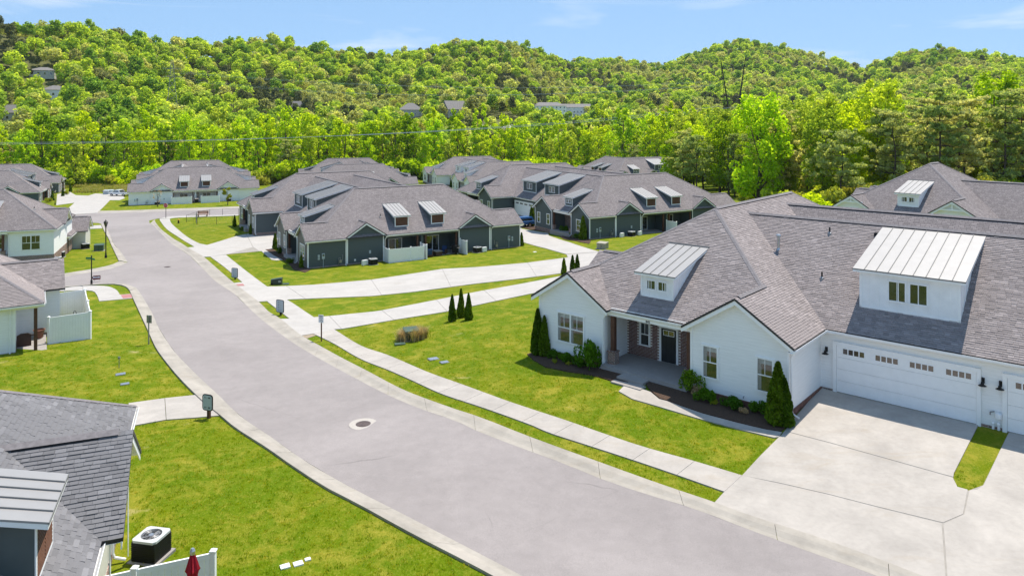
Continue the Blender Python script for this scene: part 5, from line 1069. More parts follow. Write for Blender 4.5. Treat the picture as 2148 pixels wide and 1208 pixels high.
oc = [(.46 * math.cos(R(22.5 + 45 * k)), .46 * math.sin(R(22.5 + 45 * k)) + 2.45) for k in range(8)]; MB().prism([(x, -.09, z) for x, z in oc], (0, .03, 0)).build('rim', 'sign_white', t)
MB().prism([(x * .92, -.096, (z - 2.45) * .92 + 2.45) for x, z in oc], (0, .005, 0)).build('panel', 'sign_red', t); text_on(t, 'STOP', .27, 'sign_white', 0, -.099, 2.45)
t = thing('street_name_sign', 'green street name blades crossed on a tall black post at the left junction', 'sign', gz((-41.72, 73.11)), -.15); MB().lathe([(.10, -.2), (.10, .45), (.055, .5), (.05, 2.75), (.07, 2.78), (.07, 2.86), (0, 2.92)], 10).build('post', 'black_metal', t)
MB().box(-.62, .02, -.015, .015, 2.52, 2.70).build('blade', 'sign_green', t); MB().hexa([(.0, -.015, 2.48), (.62, -.36, 2.48), (.63, -.33, 2.48), (.0, .015, 2.48), (.0, -.015, 2.66), (.62, -.36, 2.66), (.63, -.33, 2.66), (0, .015, 2.66)]).build('blade', 'sign_green', t)
t = thing('yard_sign', 'small maroon and white arrow sign standing by the street name post', 'sign', gz((-42.17, 74.75)), .25); bp = [(-.45, .42), (-.25, .26), (.30, .30), (.36, .22), (.42, .50), (.40, .66), (-.22, .60)]
MB().prism([(x, 0, z) for x, z in [(-.46, .42), (-.26, .20), (.38, .24), (.38, .64), (-.26, .62)]], (0, .02, 0)).build('panel', 'sign_maroon', t); MB().prism([(x, -.006, z) for x, z in [(-.30, .36), (.32, .38), (.32, .54), (-.30, .52)]], (0, .004, 0)).build('stripe', 'sign_white', t)
text_on(t, 'OPEN', .15, 'sign_maroon', 0, -.008, .45); MB().box(-.2, -.18, .02, .04, -.2, .3).box(.25, .27, .02, .04, -.2, .3).build('stake', 'grey_metal', t)
def lamp_post(p, label, hgt, warm=False):
    t = thing('lamp_post', label, 'street lamp', gz(p), 0, 'black lantern lamp posts'); k = hgt / 4.4
    MB().lathe([(.14, -.2), (.14, .25), (.09, .4), (.065, .8), (.06, 3.55 * k), (.11, 3.6 * k), (.06, 3.66 * k), (.14, 3.72 * k)], 12).build('post', 'black_metal', t)
    h_ = MB(); b, tp = 3.72 * k, 4.15 * k
    for j in range(6):
        a = 2 * math.pi * j / 6; h_.tube((.13 * math.cos(a), .13 * math.sin(a), b), (.25 * math.cos(a), .25 * math.sin(a), tp), .016, n=4)
    h_.lathe([(.28, tp), (.30, tp + .04), (.12, tp + .22), (.05, tp + .25), (.03, tp + .38), (0, tp + .42)], 6); h_.build('lantern', 'black_metal', t)
    MB().lathe([(.12, b + .01), (.235, tp - .01)], 6).build('lantern_glass', 'lamp_glass' if warm else 'window_glass', t, recalc=False)
lamp_post((-49.93, 90.58), 'tall black lantern lamp post on the left lawn by the junction', 4.6)
lamp_post((-106.54, 171.81), 'black lamp post with a pale globe by the far left brick house', 3.4, True)
def cabinet(p, rot, size, mat, label, name='utility_cabinet', padm='porch_concrete'):
    w, d, h = size; t = thing(name, label, 'utility box', gz(p), rot); MB().hexa([(-w, -d, .05), (w, -d, .05), (w, d, .05), (-w, d, .05), (-w, -d, h * .88), (w, -d, h * .88), (w, d, h), (-w, d, h)]).build('cabinet', mat, t)
    MB().hexa([(-w - .03, -d - .04, h * .88), (w + .03, -d - .04, h * .88), (w + .03, d + .03, h), (-w - .03, d + .03, h), (-w - .03, -d - .04, h * .88 + .04), (w + .03, -d - .04, h * .88 + .04), (w + .03, d + .03, h + .04), (-w - .03, d + .03, h + .04)]).build('lid', mat, t)
    MB().box(-.01, .01, -d - .012, -d, .1, h * .84).box(.06, .1, -d - .03, -d, h * .4, h * .55).build('door_seam', 'black_metal', t); MB().box(-w - .12, w + .12, -d - .12, d + .12, -.3, .045).build('pad', padm, t); return t
cabinet((-54.13, 96.61), .3, (.55, .40, .85), 'utility_green', 'dark green utility cabinet on the left lawn beside the lamp post')
cabinet((11.02, 89.63), -.6, (.58, .45, .80), 'utility_tan', 'tan utility cabinet on the lawn behind the big white roof')
cabinet((-6.77, 49.37), .35, (.46, .40, .72), 'utility_green', 'green utility cabinet ringed by dry ornamental grass on the front lawn')
t = thing('utility_hatch', 'flat pale green lid lying before the ornamental grass', 'utility cover', gz((-7.32, 48.14)), .3); MB().box(-.34, .34, -.2, .2, 0, .09).build('lid', 'utility_green', t)

COVERS = [((-4.69, 43.95), .30, 'larger of two metal ground covers in the front lawn', 'grey_metal'), ((-3.95, 43.05), .25, 'smaller of two metal ground covers in the front lawn', 'grey_metal'), ((-22.66, 42.66), .26, 'grey ground cover in the left lawn by the tap', 'grey_metal'), ((-21.44, 40.81), .22, 'grey ground cover in the left lawn nearer the roof', 'grey_metal'), ((-7.08, 22.98), .145, 'left of two white ground covers in the near lawn', 'sign_white'), ((-6.72, 23.16), .145, 'right of two white ground covers in the near lawn', 'sign_white'), ((-6.49, 23.41), .09, 'tiny pale cover beside the white ground covers', 'sign_white'), ((2.82, 90.84), .2, 'small white ground cover on the lawn beside the slate house drive', 'sign_white')]
for p, w, l, m in COVERS:
    t = thing('ground_cover', l, 'utility cover', gz(p), .5); MB().box(-w, w, -w * .8, w * .8, -.1, .045).build('frame', m, t); MB().box(-w * .85, w * .85, -w * .66, w * .66, .0455, .055).build('lid', 'galvanized' if m == 'grey_metal' else m, t)
t = thing('yard_tap', 'thin dark tap post on the left lawn', 'tap', gz((-23.44, 43.96)), 0); MB().path([(0, 0, -.2), (0, 0, .62)], .025, 6).build('post', 'grey_metal', t); MB().box(-.05, .05, -.05, .05, .55, .68).build('tap_head', 'grey_metal', t)
t = thing('trash_bin', 'green wheeled bin with white number lying on its side by the lane', 'bin', gz((-23.36, 73.23)), .15)
b = MB().hexa([(-.55, -.28, .05), (.5, -.34, .02), (.5, .34, .02), (-.55, .28, .05), (-.55, -.28, .52), (.5, -.34, .66), (.5, .34, .66), (-.55, .28, .52)]).build('body', 'green_plastic', t); MB().hexa([(-.56, -.22, .53), (.35, -.24, .655), (.35, .24, .655), (-.56, .22, .53), (-.56, -.22, .55), (.35, -.24, .675), (.35, .24, .675), (-.56, .22, .55)]).build('rib', 'utility_green', t)
MB().box(.55, 1.15, -.34, .34, 0, .06).build('lid', 'green_plastic', t)
for y in (-.31, .27): MB().tube((-.45, y, .14), (-.45, y + .05, .14), .12, n=12).build('wheel', 'tyre', t)
text_on(t, '10', .26, 'sign_white', .28, -.345, .36)
# dog park: chain link posts and rails, bench, hydrant
t = thing('chain_link_fence', 'thin dark chain link fence round the grass by the far junction', 'fence', gz((-58.15, 131.59)), 0); o = Vector(t.location)
def fpost(p): return Vector(gz(p)) - o
runs = [[(-57.74, 130.66), (-58.83, 137.57), (-58.16, 141.78), (-55.76, 141.98), (-52.74, 142.03)], [(-53.06, 124.16), (-49.49, 123.47), (-47.18, 124.23), (-46.28, 124.62)], [(-58.83, 137.57), (-55.65, 129.75), (-53.06, 124.16)]]
for r in runs:
    P = [fpost(p) for p in r]
    for p in P: MB().tube(p - Vector((0, 0, .2)), p + Vector((0, 0, 1.25)), .035, n=6).build('post', 'black_metal', t)
    for a, b in zip(P[:-1], P[1:]):
        MB().tube(a + Vector((0, 0, 1.2)), b + Vector((0, 0, 1.2)), .022, n=5).build('rail', 'black_metal', t); MB().tube(a + Vector((0, 0, .1)), b + Vector((0, 0, .1)), .012, n=4).build('rail', 'black_metal', t)
        w = MB(); d = b - a; n = int(d.length / .45)
        for k in range(n): q0, q1 = a + d * (k / n), a + d * ((k + 1) / n); w.tube(q0 + Vector((0, 0, .1)), q1 + Vector((0, 0, 1.2)), .004, n=3, caps=False); w.tube(q1 + Vector((0, 0, .1)), q0 + Vector((0, 0, 1.2)), .004, n=3, caps=False)
        w.build('mesh_wire', 'grey_metal', t, recalc=False)
t = thing('park_bench', 'orange slatted bench behind the chain link fence', 'bench', gz((-58.88, 140.23)), .1)
for k in range(3): MB().box(-1.0, 1.0, -.25 + k * .17, -.10 + k * .17, .45, .50).build('seat_slat', 'bench_orange', t); MB().box(-1.0, 1.0, .30, .34, .60 + k * .18, .74 + k * .18).build('back_slat', 'bench_orange', t)
for x in (-.8, .8): MB().box(x - .04, x + .04, -.25, .30, 0, .45).box(x - .04, x + .04, .24, .298, .45, 1.1).build('leg', 'black_metal', t)
t = thing('hydrant', 'small yellow topped hydrant on the grass inside the chain link fence', 'hydrant', gz((-58.42, 129.09)), 0); MB().lathe([(.2, 0), (.2, .06), (.13, .08), (.13, .5), (.17, .52)], 12).build('barrel', 'sign_black', t); MB().lathe([(.17, .52), (.16, .62), (.08, .74), (.05, .82), (0, .84)], 12).build('bonnet', 'yellow_paint', t); MB().tube((-.24, 0, .4), (.24, 0, .4), .07, n=10).build('nozzle', 'yellow_paint', t)
for p, l in (((-108.65, 197.57), 'left of two small grey utility boxes before the meadow'), ((-107.93, 198.13), 'right of two small grey utility boxes before the meadow')):
    cabinet(p, .1, (.75, .5, 1.15), 'sign_grey', l)

# ---------------------------------------------------------------- vehicles
def car(p, rot, body, label, pickup=False):
    t = thing('parked_car' if not pickup else 'pickup_truck', label, 'truck' if pickup else 'car', gz(p), rot); L_, w = (2.8, .98) if pickup else (2.3, .92)
    pr = [(-L_, .45), (-L_, .95), (-L_ + .1, 1.0), (L_ - 1.2, 1.02), (L_ - .15, .92), (L_, .75), (L_, .42)]; b = MB().prism([(x, -w, z) for x, z in pr], (0, 2 * w, 0)); ob = b.build('body', body, t)
    bv = ob.modifiers.new('bevel', 'BEVEL'); bv.width = .07; bv.segments = 2
    c0, c1 = (-.6, 1.55) if pickup else (-L_ + .15, L_ - 1.15); ca = MB().hexa([(c0, -w + .06, 1.0), (c1, -w + .06, 1.0), (c1, w - .06, 1.0), (c0, w - .06, 1.0), (c0 + .25, -w + .2, 1.62), (c1 - .65, -w + .2, 1.62), (c1 - .65, w - .2, 1.62), (c0 + .25, w - .2, 1.62)]).build('cabin', body, t)
    g = MB()
    for sg in (-1, 1): g.poly([(c0 + .3, sg * (w - .072), 1.06), (c1 - .15, sg * (w - .072), 1.06), (c1 - .62, sg * (w - .185), 1.55), (c0 + .42, sg * (w - .185), 1.55)])
    g.poly([(c1 - .01, -w + .15, 1.05), (c1 - .01, w - .15, 1.05), (c1 - .6, w - .27, 1.57), (c1 - .6, -w + .27, 1.57)]).poly([(c0 - .005, -w + .15, 1.06), (c0 - .005, w - .15, 1.06), (c0 + .23, w - .27, 1.57), (c0 + .23, -w + .27, 1.57)]); g.build('window', 'window_glass', t, recalc=False)
    if pickup: MB().box(-L_ + .12, -.7, -w + .12, w - .12, .92, 1.025).build('truck_bed', 'sign_black', t)
    for x in (-L_ + .95, L_ - .95):
        for sg in (-1, 1): wh = MB().tube((x, sg * (w - .2), .36), (x, sg * (w + .01), .36), .36, n=18).build('wheel', 'tyre', t); MB().tube((x, sg * (w + .005), .36), (x, sg * (w + .02), .36), .2, n=12).build('rim', 'galvanized', wh)
    for sg in (-1, 1): MB().box(L_ - .03, L_ + .012, sg * w * .75 - .16, sg * w * .75 + .16, .68, .82).build('headlight', 'sign_white', t); MB().box(-L_ - .012, -L_ + .03, sg * w * .82 - .1, sg * w * .82 + .1, .72, .95).build('tail_light', 'lamp_red', t)
    return t
q = to_world(hd2, 18.3, -.6); car(q, hd2.t - math.pi / 2 + math.pi, 'car_blue', 'blue car parked before the white garage door of the right slate house')
car((-102.57, 192.86), 2.9, 'car_white', 'white pickup truck parked behind the low white house across the street', True)
# ---------------------------------------------------------------- vegetation
def leaf_mesh(name, pts, dirs, size, mat, flat=.5, jit=.35, aspect=1.0):
    """many leaf-sized faces: one quad per point, facing roughly along dirs"""
    n = len(pts); nrm = dirs * flat + rng.normal(0, 1, (n, 3)) * (1 - flat); nrm /= np.linalg.norm(nrm, axis=1)[:, None] + 1e-9
    t = np.cross(nrm, rng.normal(0, 1, (n, 3))); t /= np.linalg.norm(t, axis=1)[:, None] + 1e-9; b = np.cross(nrm, t)
    s = (size * (1 + rng.uniform(-jit, jit, n)))[:, None] * .5; fold = nrm * s * rng.uniform(-.5, .5, (n, 1))
    V = np.stack([pts - t * s - b * s * aspect, pts + t * s * .8 - b * s * aspect + fold, pts + t * s + b * s * aspect, pts - t * s * .7 + b * s * aspect + fold], 1).reshape(-1, 3)
    me = bpy.data.meshes.new(name); me.vertices.add(4 * n); me.vertices.foreach_set('co', V.ravel()); me.loops.add(4 * n); me.loops.foreach_set('vertex_index', np.arange(4 * n)); me.polygons.add(n)
    me.polygons.foreach_set('loop_start', np.arange(n) * 4); me.polygons.foreach_set('loop_total', np.full(n, 4)); me.materials.append(M[mat]); me.update(); me.validate(); return me
def clump_points(cl, n, squash=(1, 1, 1), inner=.35):
    cl = np.array(cl); w = cl[:, 3] ** 2; k = rng.choice(len(cl), n, p=w / w.sum()); d = rng.normal(0, 1, (n, 3)); d /= np.linalg.norm(d, axis=1)[:, None]
    r = cl[k, 3] * (1 - inner * rng.random(n) ** 1.5); return cl[k, :3] + d * r[:, None] * np.array(squash), d
def limb_mesh(name, H, r0, limbs, mat, zt=.85):
    mb = MB(); px, py = 0, 0; zs = np.linspace(0, H * zt, 6); pts = []
    for i, z in enumerate(zs): pts.append((px, py, z - .3 if i == 0 else z)); px += rng.normal(0, .012 * H); py += rng.normal(0, .012 * H)
    rad = [r0 * (1 - .85 * i / 5) for i in range(6)]
    for i in range(5): mb.tube(pts[i], pts[i + 1], rad[i], rad[i + 1], 7, caps=False)
    for (zf, tip) in limbs:
        i = min(4, int(zf * 5)); b = Vector(pts[i]).lerp(Vector(pts[i + 1]), zf * 5 - i); m = b.lerp(Vector(tip), .5) + Vector((0, 0, -.03 * H)); mb.tube(b, m, rad[i] * .45, rad[i] * .28, 5, caps=False); mb.tube(m, tip, rad[i] * .28, .03, 5, caps=False)
    return mb.mesh(name, mat, True)
PROTO = {}
def deciduous(key, H, wid, n, size, mat='leaf_wood', base=.22, ncl=46, trunk='bark', top=1.0, lean=0):
    cl = []; limbs = []
    for i in range(ncl):
        zf = base + (1 - base) * (i + rng.random()) / ncl; tt = (zf - base) / (1 - base); prof = wid * math.sqrt(max(.04, 1 - ((tt - .52) / .56) ** 2)) * (1.08 - .18 * tt)
        a = rng.uniform(0, 6.28); rr = prof * math.sqrt(rng.uniform(.1, 1)); r = rng.uniform(.16, .36) * wid * (1.1 - .25 * zf)
        c = (rr * math.cos(a), rr * math.sin(a), zf * H - r * .5 * (zf > .9), r); cl.append(c)
        if i % 4 == 1: limbs.append((max(.12, zf * .8 - .1), c[:3]))
    p, d = clump_points(cl, n); d[:, 2] += 1.1; d /= np.linalg.norm(d, axis=1)[:, None]
    PROTO[key] = (leaf_mesh('crown', p, d, size, mat), limb_mesh('trunk', H, .014 * H + .05, limbs, trunk, .8)); return key
def pine(key, H, wid, n, size, base=.25, layers=11, mat='leaf_pine'):
    cl = []; limbs = []
    for i in range(layers):
        zf = base + (1 - base) * (i + rng.uniform(0, .6)) / layers
        for k in range(rng.integers(3, 6)):
            a = rng.uniform(0, 6.28); L = wid * math.sqrt(max(.05, 1 - ((zf - .58) / .62) ** 2)) * rng.uniform(.4, 1.15); tip = np.array([L * math.cos(a), L * math.sin(a), zf * H + L * rng.uniform(.0, .25)]); limbs.append((zf * .98, tuple(tip)))
            for q in np.linspace(.35, 1, 4): b = tip * [q, q, 1]; b[2] = zf * H + (tip[2] - zf * H) * q; cl.append((*(b + rng.normal(0, .25, 3)), rng.uniform(.35, .75) * wid * .24))
    cl.append((0, 0, H * .97, .09 * wid + .3)); p, d = clump_points(cl, n, (1, 1, .55), .9); d[:, 2] += 1.2; d /= np.linalg.norm(d, axis=1)[:, None]
    PROTO[key] = (leaf_mesh('crown', p, d, size, mat, .3, .5, .45), limb_mesh('trunk', H, .011 * H + .05, limbs, 'bark', .97)); return key
def plant_tree(key, x, y, s, rot, label, group, name='tree', z=None, sz=None):
    t = thing(name, label, 'tree', (x, y, (ht(x, y) if z is None else z) - .1), rot, group); t.scale = (s, s, sz or s); c, k = PROTO[key]; link('trunk', k, t); link('crown', c, t); return t
for i, (H, w, b) in enumerate([(23, 3.9, .18), (25, 3.4, .26), (21, 4.4, .15), (24, 3.0, .30), (19, 3.9, .12), (22, 3.6, .38)]): deciduous('wood%d' % i, H, w, 2300, .47, base=b * .7, ncl=40)
deciduous('pale', 22, 4.4, 1700, .44, base=.22, ncl=60, trunk='pale_bark')
for i, (H, w) in enumerate([(20, 4.6), (17, 4.0), (22, 4.2)]): deciduous('near%d' % i, H, w, 5600, .38, base=.14, ncl=75)
for i, (H, w, b) in enumerate([(18, 4.8, .30), (16, 5.2, .34), (20, 4.0, .22)]): pine('pine%d' % i, H, w, 6500, .42, b)
pine('cedar', 17, 2.6, 5000, .36, .08, 20)

def inside_poly(poly, x, y):
    p = np.array(poly); q = np.roll(p, -1, 0); r = np.zeros(len(x), bool)
    for (x0, y0), (x1, y1) in zip(p, q):
        if y0 == y1: continue
        c = ((y0 > y) != (y1 > y)) & (x < (x1 - x0) * (y - y0) / (y1 - y0) + x0); r ^= c
    return r
FOOT = []
for h in (hm, hr, hd1, hd2, hwh, hd3, hf1, hf2, hf4, hl, h1, h1b, h2):
    FOOT.append([to_world(h, u, v) for u, v in ((-.4, -.4), (h.L + .4, -.4), (h.L + .4, h.W + .4), (-.4, h.W + .4))])
FOOT_BIG = [[to_world(h, u, v) for u, v in ((-4, -4), (h.L + 4, -4), (h.L + 4, h.W + 4), (-4, h.W + 4))] for h in (hm, hr, hd1, hd2, hwh, hd3, hf1, hf2, hf4)]
def free_of(polys, x, y):
    r = np.ones(len(x), bool)
    for p in polys: r &= ~inside_poly(p, x, y)
    return r
# the wood behind the houses, tree by tree
KIND_LABEL = {'wood': 'tall yellow green tree in the wood behind the houses', 'pale': 'thin pale tree in the wood behind the houses', 'pine': 'dark olive pine in the wood behind the houses', 'cedar': 'narrow dark cedar in the wood behind the houses'}
edge = np.array([(-260, 214), (-150, 220), (-130, 236), (-100, 238), (-80, 236), (-62, 242), (-30, 256), (0, 258), (25, 262), (55, 258), (75, 240), (120, 230)], float)
n_ind = 0; wr = np.random.default_rng(11); planted = []
for row in range(5):
    x = -232.
    while x < 92:
        y = np.interp(x, edge[:, 0], edge[:, 1]) + row * 8.5 + wr.uniform(-2.6, 3.2); xx = x + wr.uniform(-1.5, 1.5); u = wr.random(); kk = 'pale' if u < .07 else ('cedar' if u < .11 else ('pine%d' % wr.integers(0, 3) if u < .15 else 'wood%d' % wr.integers(0, 6)))
        s = wr.uniform(.78, 1.12) * (.80 if row == 0 else 1.0) * (.92 if xx < -150 else 1); ok = free_of(FOOT_BIG, np.array([xx]), np.array([y]))[0]
        # a gap in the trees where the far street and the big white buildings show
        a = math.degrees(math.atan2(xx, y))
        if row > 1 and -2.6 < a < 4.6: s *= .74
        if ok: plant_tree(kk, xx, y, s, wr.uniform(0, 6.28), KIND_LABEL[kk.rstrip('0123456789')], 'trees of the wood behind the houses', {'pale': 'pale_tree', 'pine': 'pine_tree', 'cedar': 'cedar_tree'}.get(kk.rstrip('0123456789'), 'wood_tree')); n_ind += 1
        x += wr.uniform(6.2, 9.0) * (1.05 if row < 3 else 1.35)
# trees at the right, between the slate house and the right edge
def near_label(k, i): return None
RT = [('near0', 43, 128, 1.02, 'bright lime tree rising behind the right end of the slate house', 'lime_tree'), ('cedar', 47.5, 130, 1.05, 'dark narrow cedar directly right of the bright lime tree', 'cedar_tree'), ('near2', 63.5, 128, .98, 'tallest bright lime tree, its round top above the pines', 'lime_tree'),
      ('near1', 57, 126, .95, 'lime tree left below the tallest round topped one', 'lime_tree'), ('pale', 54, 140, .88, 'thin pale tree with open crown between the lime trees', 'pale_tree'), ('near2', 88, 134, 1.02, 'bright tree at the right edge above the pines', 'lime_tree')]
for k, x, y, s, l, nm in RT: plant_tree(k, x, y, s, wr.uniform(0, 6.28), l, None, nm); planted.append((x, y))
PG = 'trees of the dark grove at the right'
for x, y in [(61, 117), (66, 114), (71, 116), (76, 113.5), (81, 116), (86, 114), (91, 117), (64, 123), (69, 122), (74.5, 123), (79.5, 122), (85, 123), (90.5, 124), (96, 121)]:
    planted.append((x, y)); plant_tree('pine%d' % wr.integers(0, 3), x, y, wr.uniform(.82, 1.0), wr.uniform(0, 6.28), 'olive grey pine among the grove right of the slate houses', PG, 'pine_tree')
for i in range(260):
    x, y = wr.uniform(40, 128), wr.uniform(113, 215)
    if x < 47 + max(0, (y - 150)) * -.08 and y < 160: continue
    if not free_of(FOOT_BIG, np.array([x]), np.array([y]))[0] or any((x - a) ** 2 + (y - b) ** 2 < 15 for a, b in planted): continue
    az = x / y; planted.append((x, y)); k = ('pine%d' % wr.integers(0, 3)) if (az > .52 and wr.random() < .8) else ('near%d' % wr.integers(0, 3) if wr.random() < .7 else ('cedar' if wr.random() < .5 else 'pine%d' % wr.integers(0, 3)))
    s = wr.uniform(.70, .96); kn = k.rstrip('0123456789')
    plant_tree(k, x, y, s, wr.uniform(0, 6.28), {'near': 'leafy yellow green tree among the grove right of the slate houses', 'pine': 'olive grey pine among the grove right of the slate houses', 'cedar': 'dark cedar among the grove right of the slate houses'}[kn], PG, {'near': 'lime_tree', 'pine': 'pine_tree', 'cedar': 'cedar_tree'}[kn]); n_ind += 1
print('individual trees', n_ind)
# scattered mass: hill forest, undergrowth, grass
def hidden_collection(name, meshes):
    c = bpy.data.collections.new(name)
    for m in meshes: c.objects.link(bpy.data.objects.new(name + '_piece', m))
    return c
def scatter(name, pts, sizes, coll, seed, tilt=.06, pick=None):
    me = bpy.data.meshes.new(name); me.from_pydata(pts.tolist(), [], []); at = me.attributes.new('size', 'FLOAT', 'POINT'); at.data.foreach_set('value', np.asarray(sizes, np.float32))
    if pick is not None: me.attributes.new('pick', 'INT', 'POINT').data.foreach_set('value', np.asarray(pick, np.int32))
    o = stuff(link(name, me)); g = bpy.data.node_groups.new(name, 'GeometryNodeTree'); g.interface.new_socket('Geometry', in_out='INPUT', socket_type='NodeSocketGeometry'); g.interface.new_socket('Geometry', in_out='OUTPUT', socket_type='NodeSocketGeometry')
    N, Lk = g.nodes, g.links; gi, go = N.new('NodeGroupInput'), N.new('NodeGroupOutput'); ci = N.new('GeometryNodeCollectionInfo'); ci.inputs['Collection'].default_value = coll; ci.inputs['Separate Children'].default_value = True; ci.inputs['Reset Children'].default_value = True
    ip = N.new('GeometryNodeInstanceOnPoints'); ip.inputs['Pick Instance'].default_value = True; ri = N.new('FunctionNodeRandomValue'); ri.data_type = 'INT'; ri.inputs['Min'].default_value = 0; ri.inputs['Max'].default_value = len(coll.objects) - 1; ri.inputs['Seed'].default_value = seed
    rr = N.new('FunctionNodeRandomValue'); rr.data_type = 'FLOAT_VECTOR'; rr.inputs['Min'].default_value = (-tilt, -tilt, 0); rr.inputs['Max'].default_value = (tilt, tilt, 6.283); rr.inputs['Seed'].default_value = seed + 1
    na = N.new('GeometryNodeInputNamedAttribute'); na.data_type = 'FLOAT'; na.inputs['Name'].default_value = 'size'
    Lk.new(gi.outputs[0], ip.inputs['Points']); Lk.new(ci.outputs[0], ip.inputs['Instance']); Lk.new([s_ for s_ in ri.outputs if s_.type == 'INT'][0], ip.inputs['Instance Index']); Lk.new(rr.outputs['Value'], ip.inputs['Rotation']); Lk.new([s_ for s_ in na.outputs if s_.type == 'VALUE'][0], ip.inputs['Scale']); Lk.new(ip.outputs[0], go.inputs[0])
    if pick is not None:
        pk = N.new('GeometryNodeInputNamedAttribute'); pk.data_type = 'INT'; pk.inputs['Name'].default_value = 'pick'; Lk.new([s_ for s_ in pk.outputs if s_.type == 'INT'][0], ip.inputs['Instance Index'])
    md = o.modifiers.new('scatter', 'NODES'); md.node_group = g; return o
def hill_crown(H, w, n, size, mat='leaf_hill', ncl=22):
    cl = [(0, 0, H * .62, w * .62)]
    for i in range(ncl):
        a = rng.uniform(0, 6.28); el = rng.uniform(-.35, 1.45); rr = w * .62; cl.append((rr * math.cos(a) * math.cos(el), rr * math.sin(a) * math.cos(el), H * .58 + rr * math.sin(el) * H / w * .42, w * rng.uniform(.22, .38)))
    p, d = clump_points(cl, n, (1, 1, .9), .3); p[:, 2] = np.maximum(p[:, 2], .05); d[:, 2] += 1.1; d /= np.linalg.norm(d, axis=1)[:, None]; return leaf_mesh('forest_crown', p, d, size, mat, .55)
HC = hidden_collection('forest_trees', [hill_crown(8.5, 3.6, 330, .62), hill_crown(9, 4.2, 360, .65), hill_crown(12, 5.0, 520, .66), hill_crown(10, 3.4, 300, .62, 'leaf_hill_dark', 14), hill_crown(13, 3.2, 360, .62, 'leaf_hill_dark', 14), hill_crown(11, 4.6, 460, .64), hill_crown(9, 4.4, 400, .62, 'leaf_hill_pale'), hill_crown(11, 4.8, 420, .62, 'leaf_hill_pale'), hill_crown(13, 5.2, 430, .85), hill_crown(15, 4.6, 430, .85), hill_crown(12, 5.8, 470, .9), hill_crown(16, 4.2, 370, .8), hill_crown(14, 5.0, 420, .85), hill_crown(14, 5.4, 460, .85)])
hg = np.random.default_rng(5); P_ = []; S_ = []
for r in np.arange(292, 1330, 1.0):
    step = 5.7 + (r - 292) * .0038
    if (r - 292) % max(1, round(step * .88)): continue
    a = -41 + hg.random()
    while a < 42:
        rr = r + hg.uniform(-2.6, 2.6); Rr = np.interp(a, _RA[:, 0], _RA[:, 1])
        if rr < Rr + 70: P_.append((rr * math.sin(R(a)), rr * math.cos(R(a)))); S_.append(min(1.25, hg.lognormal(-.16, .24)) * (1 + (r - 292) * .00022))
        a += math.degrees(step / rr) * hg.uniform(.8, 1.25)
P_ = np.array(P_); S_ = np.array(S_)
# clearings: the meadow and buildings in the valley
FARH = [(-275, 433, 14, 9), (-254.5, 410.7, 12, 8), (-249, 369, 9, 8), (-206, 441, 9, 7), (-147, 501, 8, 7), (-73.7, 537, 17, 12), (-40, 509, 14, 12), (31.7, 645, 22, 14), (57, 690, 24, 14)]
keep = (P_[:, 1] > 300) | (P_[:, 0] < -235) | (P_[:, 0] > 95)
pr_, pa_ = np.hypot(P_[:, 0], P_[:, 1]), np.arctan2(P_[:, 0], P_[:, 1])
for cx, cy, w_, d_ in FARH:      # garden clearings before the far houses
    r0_, a0_ = math.hypot(cx, cy), math.atan2(cx, cy); keep &= ~((np.abs(pa_ - a0_) < w_ * .5 / r0_) & (pr_ > r0_ - (26 if cx < -140 else 60)) & (pr_ < r0_ + d_))
for cx, cy, rx, ry in [(45, 600, 34, 52), (-4, 462, 34, 26)]: keep &= ((P_[:, 0] - cx) / rx) ** 2 + ((P_[:, 1] - cy) / ry) ** 2 > 1
P_, S_ = P_[keep], S_[keep]; Zs = heights(P_[:, 0], P_[:, 1]) - .3
# kinds grow in stands: names sort the pieces, so look them up by what they are made of
names_ = sorted(o.name for o in HC.objects); kinds_ = {m: [i for i, n in enumerate(names_) if HC.objects[n].data.materials[0].name == m] for m in ('leaf_hill', 'leaf_hill_dark', 'leaf_hill_pale')}
n1 = np.sin(P_[:, 0] * .031 + 2 * np.sin(P_[:, 1] * .013)) + np.sin(P_[:, 1] * .027 + 1.7 + 1.5 * np.sin(P_[:, 0] * .011)) + hg.normal(0, .55, len(P_)); n2 = np.sin(P_[:, 0] * .023 + 4 + P_[:, 1] * .012) + np.sin(P_[:, 1] * .035 - P_[:, 0] * .009) + hg.normal(0, .5, len(P_))
pick = np.array([hg.choice(kinds_['leaf_hill_dark'] if a > 1.25 else (kinds_['leaf_hill_pale'] if b > 1.2 else kinds_['leaf_hill'])) for a, b in zip(n1, n2)])
scatter('forest', np.c_[P_, Zs], S_, HC, 3, .06, pick)
# undergrowth along the edge of the wood and scrub below the pines
def bush(n, size, mat, w=1.3, h=1.6):
    cl = [(rng.normal(0, .45) * w, rng.normal(0, .45) * w, h * rng.uniform(.25, .8), w * rng.uniform(.3, .5)) for k in range(9)]; p, d = clump_points(cl, n); p[:, 2] = np.maximum(p[:, 2], .02); return leaf_mesh('bush', p, d, size, mat, .4)
UC = hidden_collection('undergrowth_bushes', [bush(500, .28, 'leaf_wood', 1.6, 2.4), bush(500, .32, 'leaf_wood', 1.8, 3.4), bush(500, .32, 'leaf_wood', 1.6, 4.2), bush(500, .28, 'leaf_scrub', 1.5, 1.8)])
ux = hg.uniform(-235, 92, 1300); uy = np.interp(ux, edge[:, 0], edge[:, 1]) + hg.normal(2, 5.0, 1300); k = free_of(FOOT_BIG + KEEP_OUT, ux, uy); ux, uy = ux[k], uy[k]
scatter('undergrowth', np.c_[ux, uy, heights(ux, uy) - .1], hg.uniform(.7, 2.0, len(ux)), UC, 8)
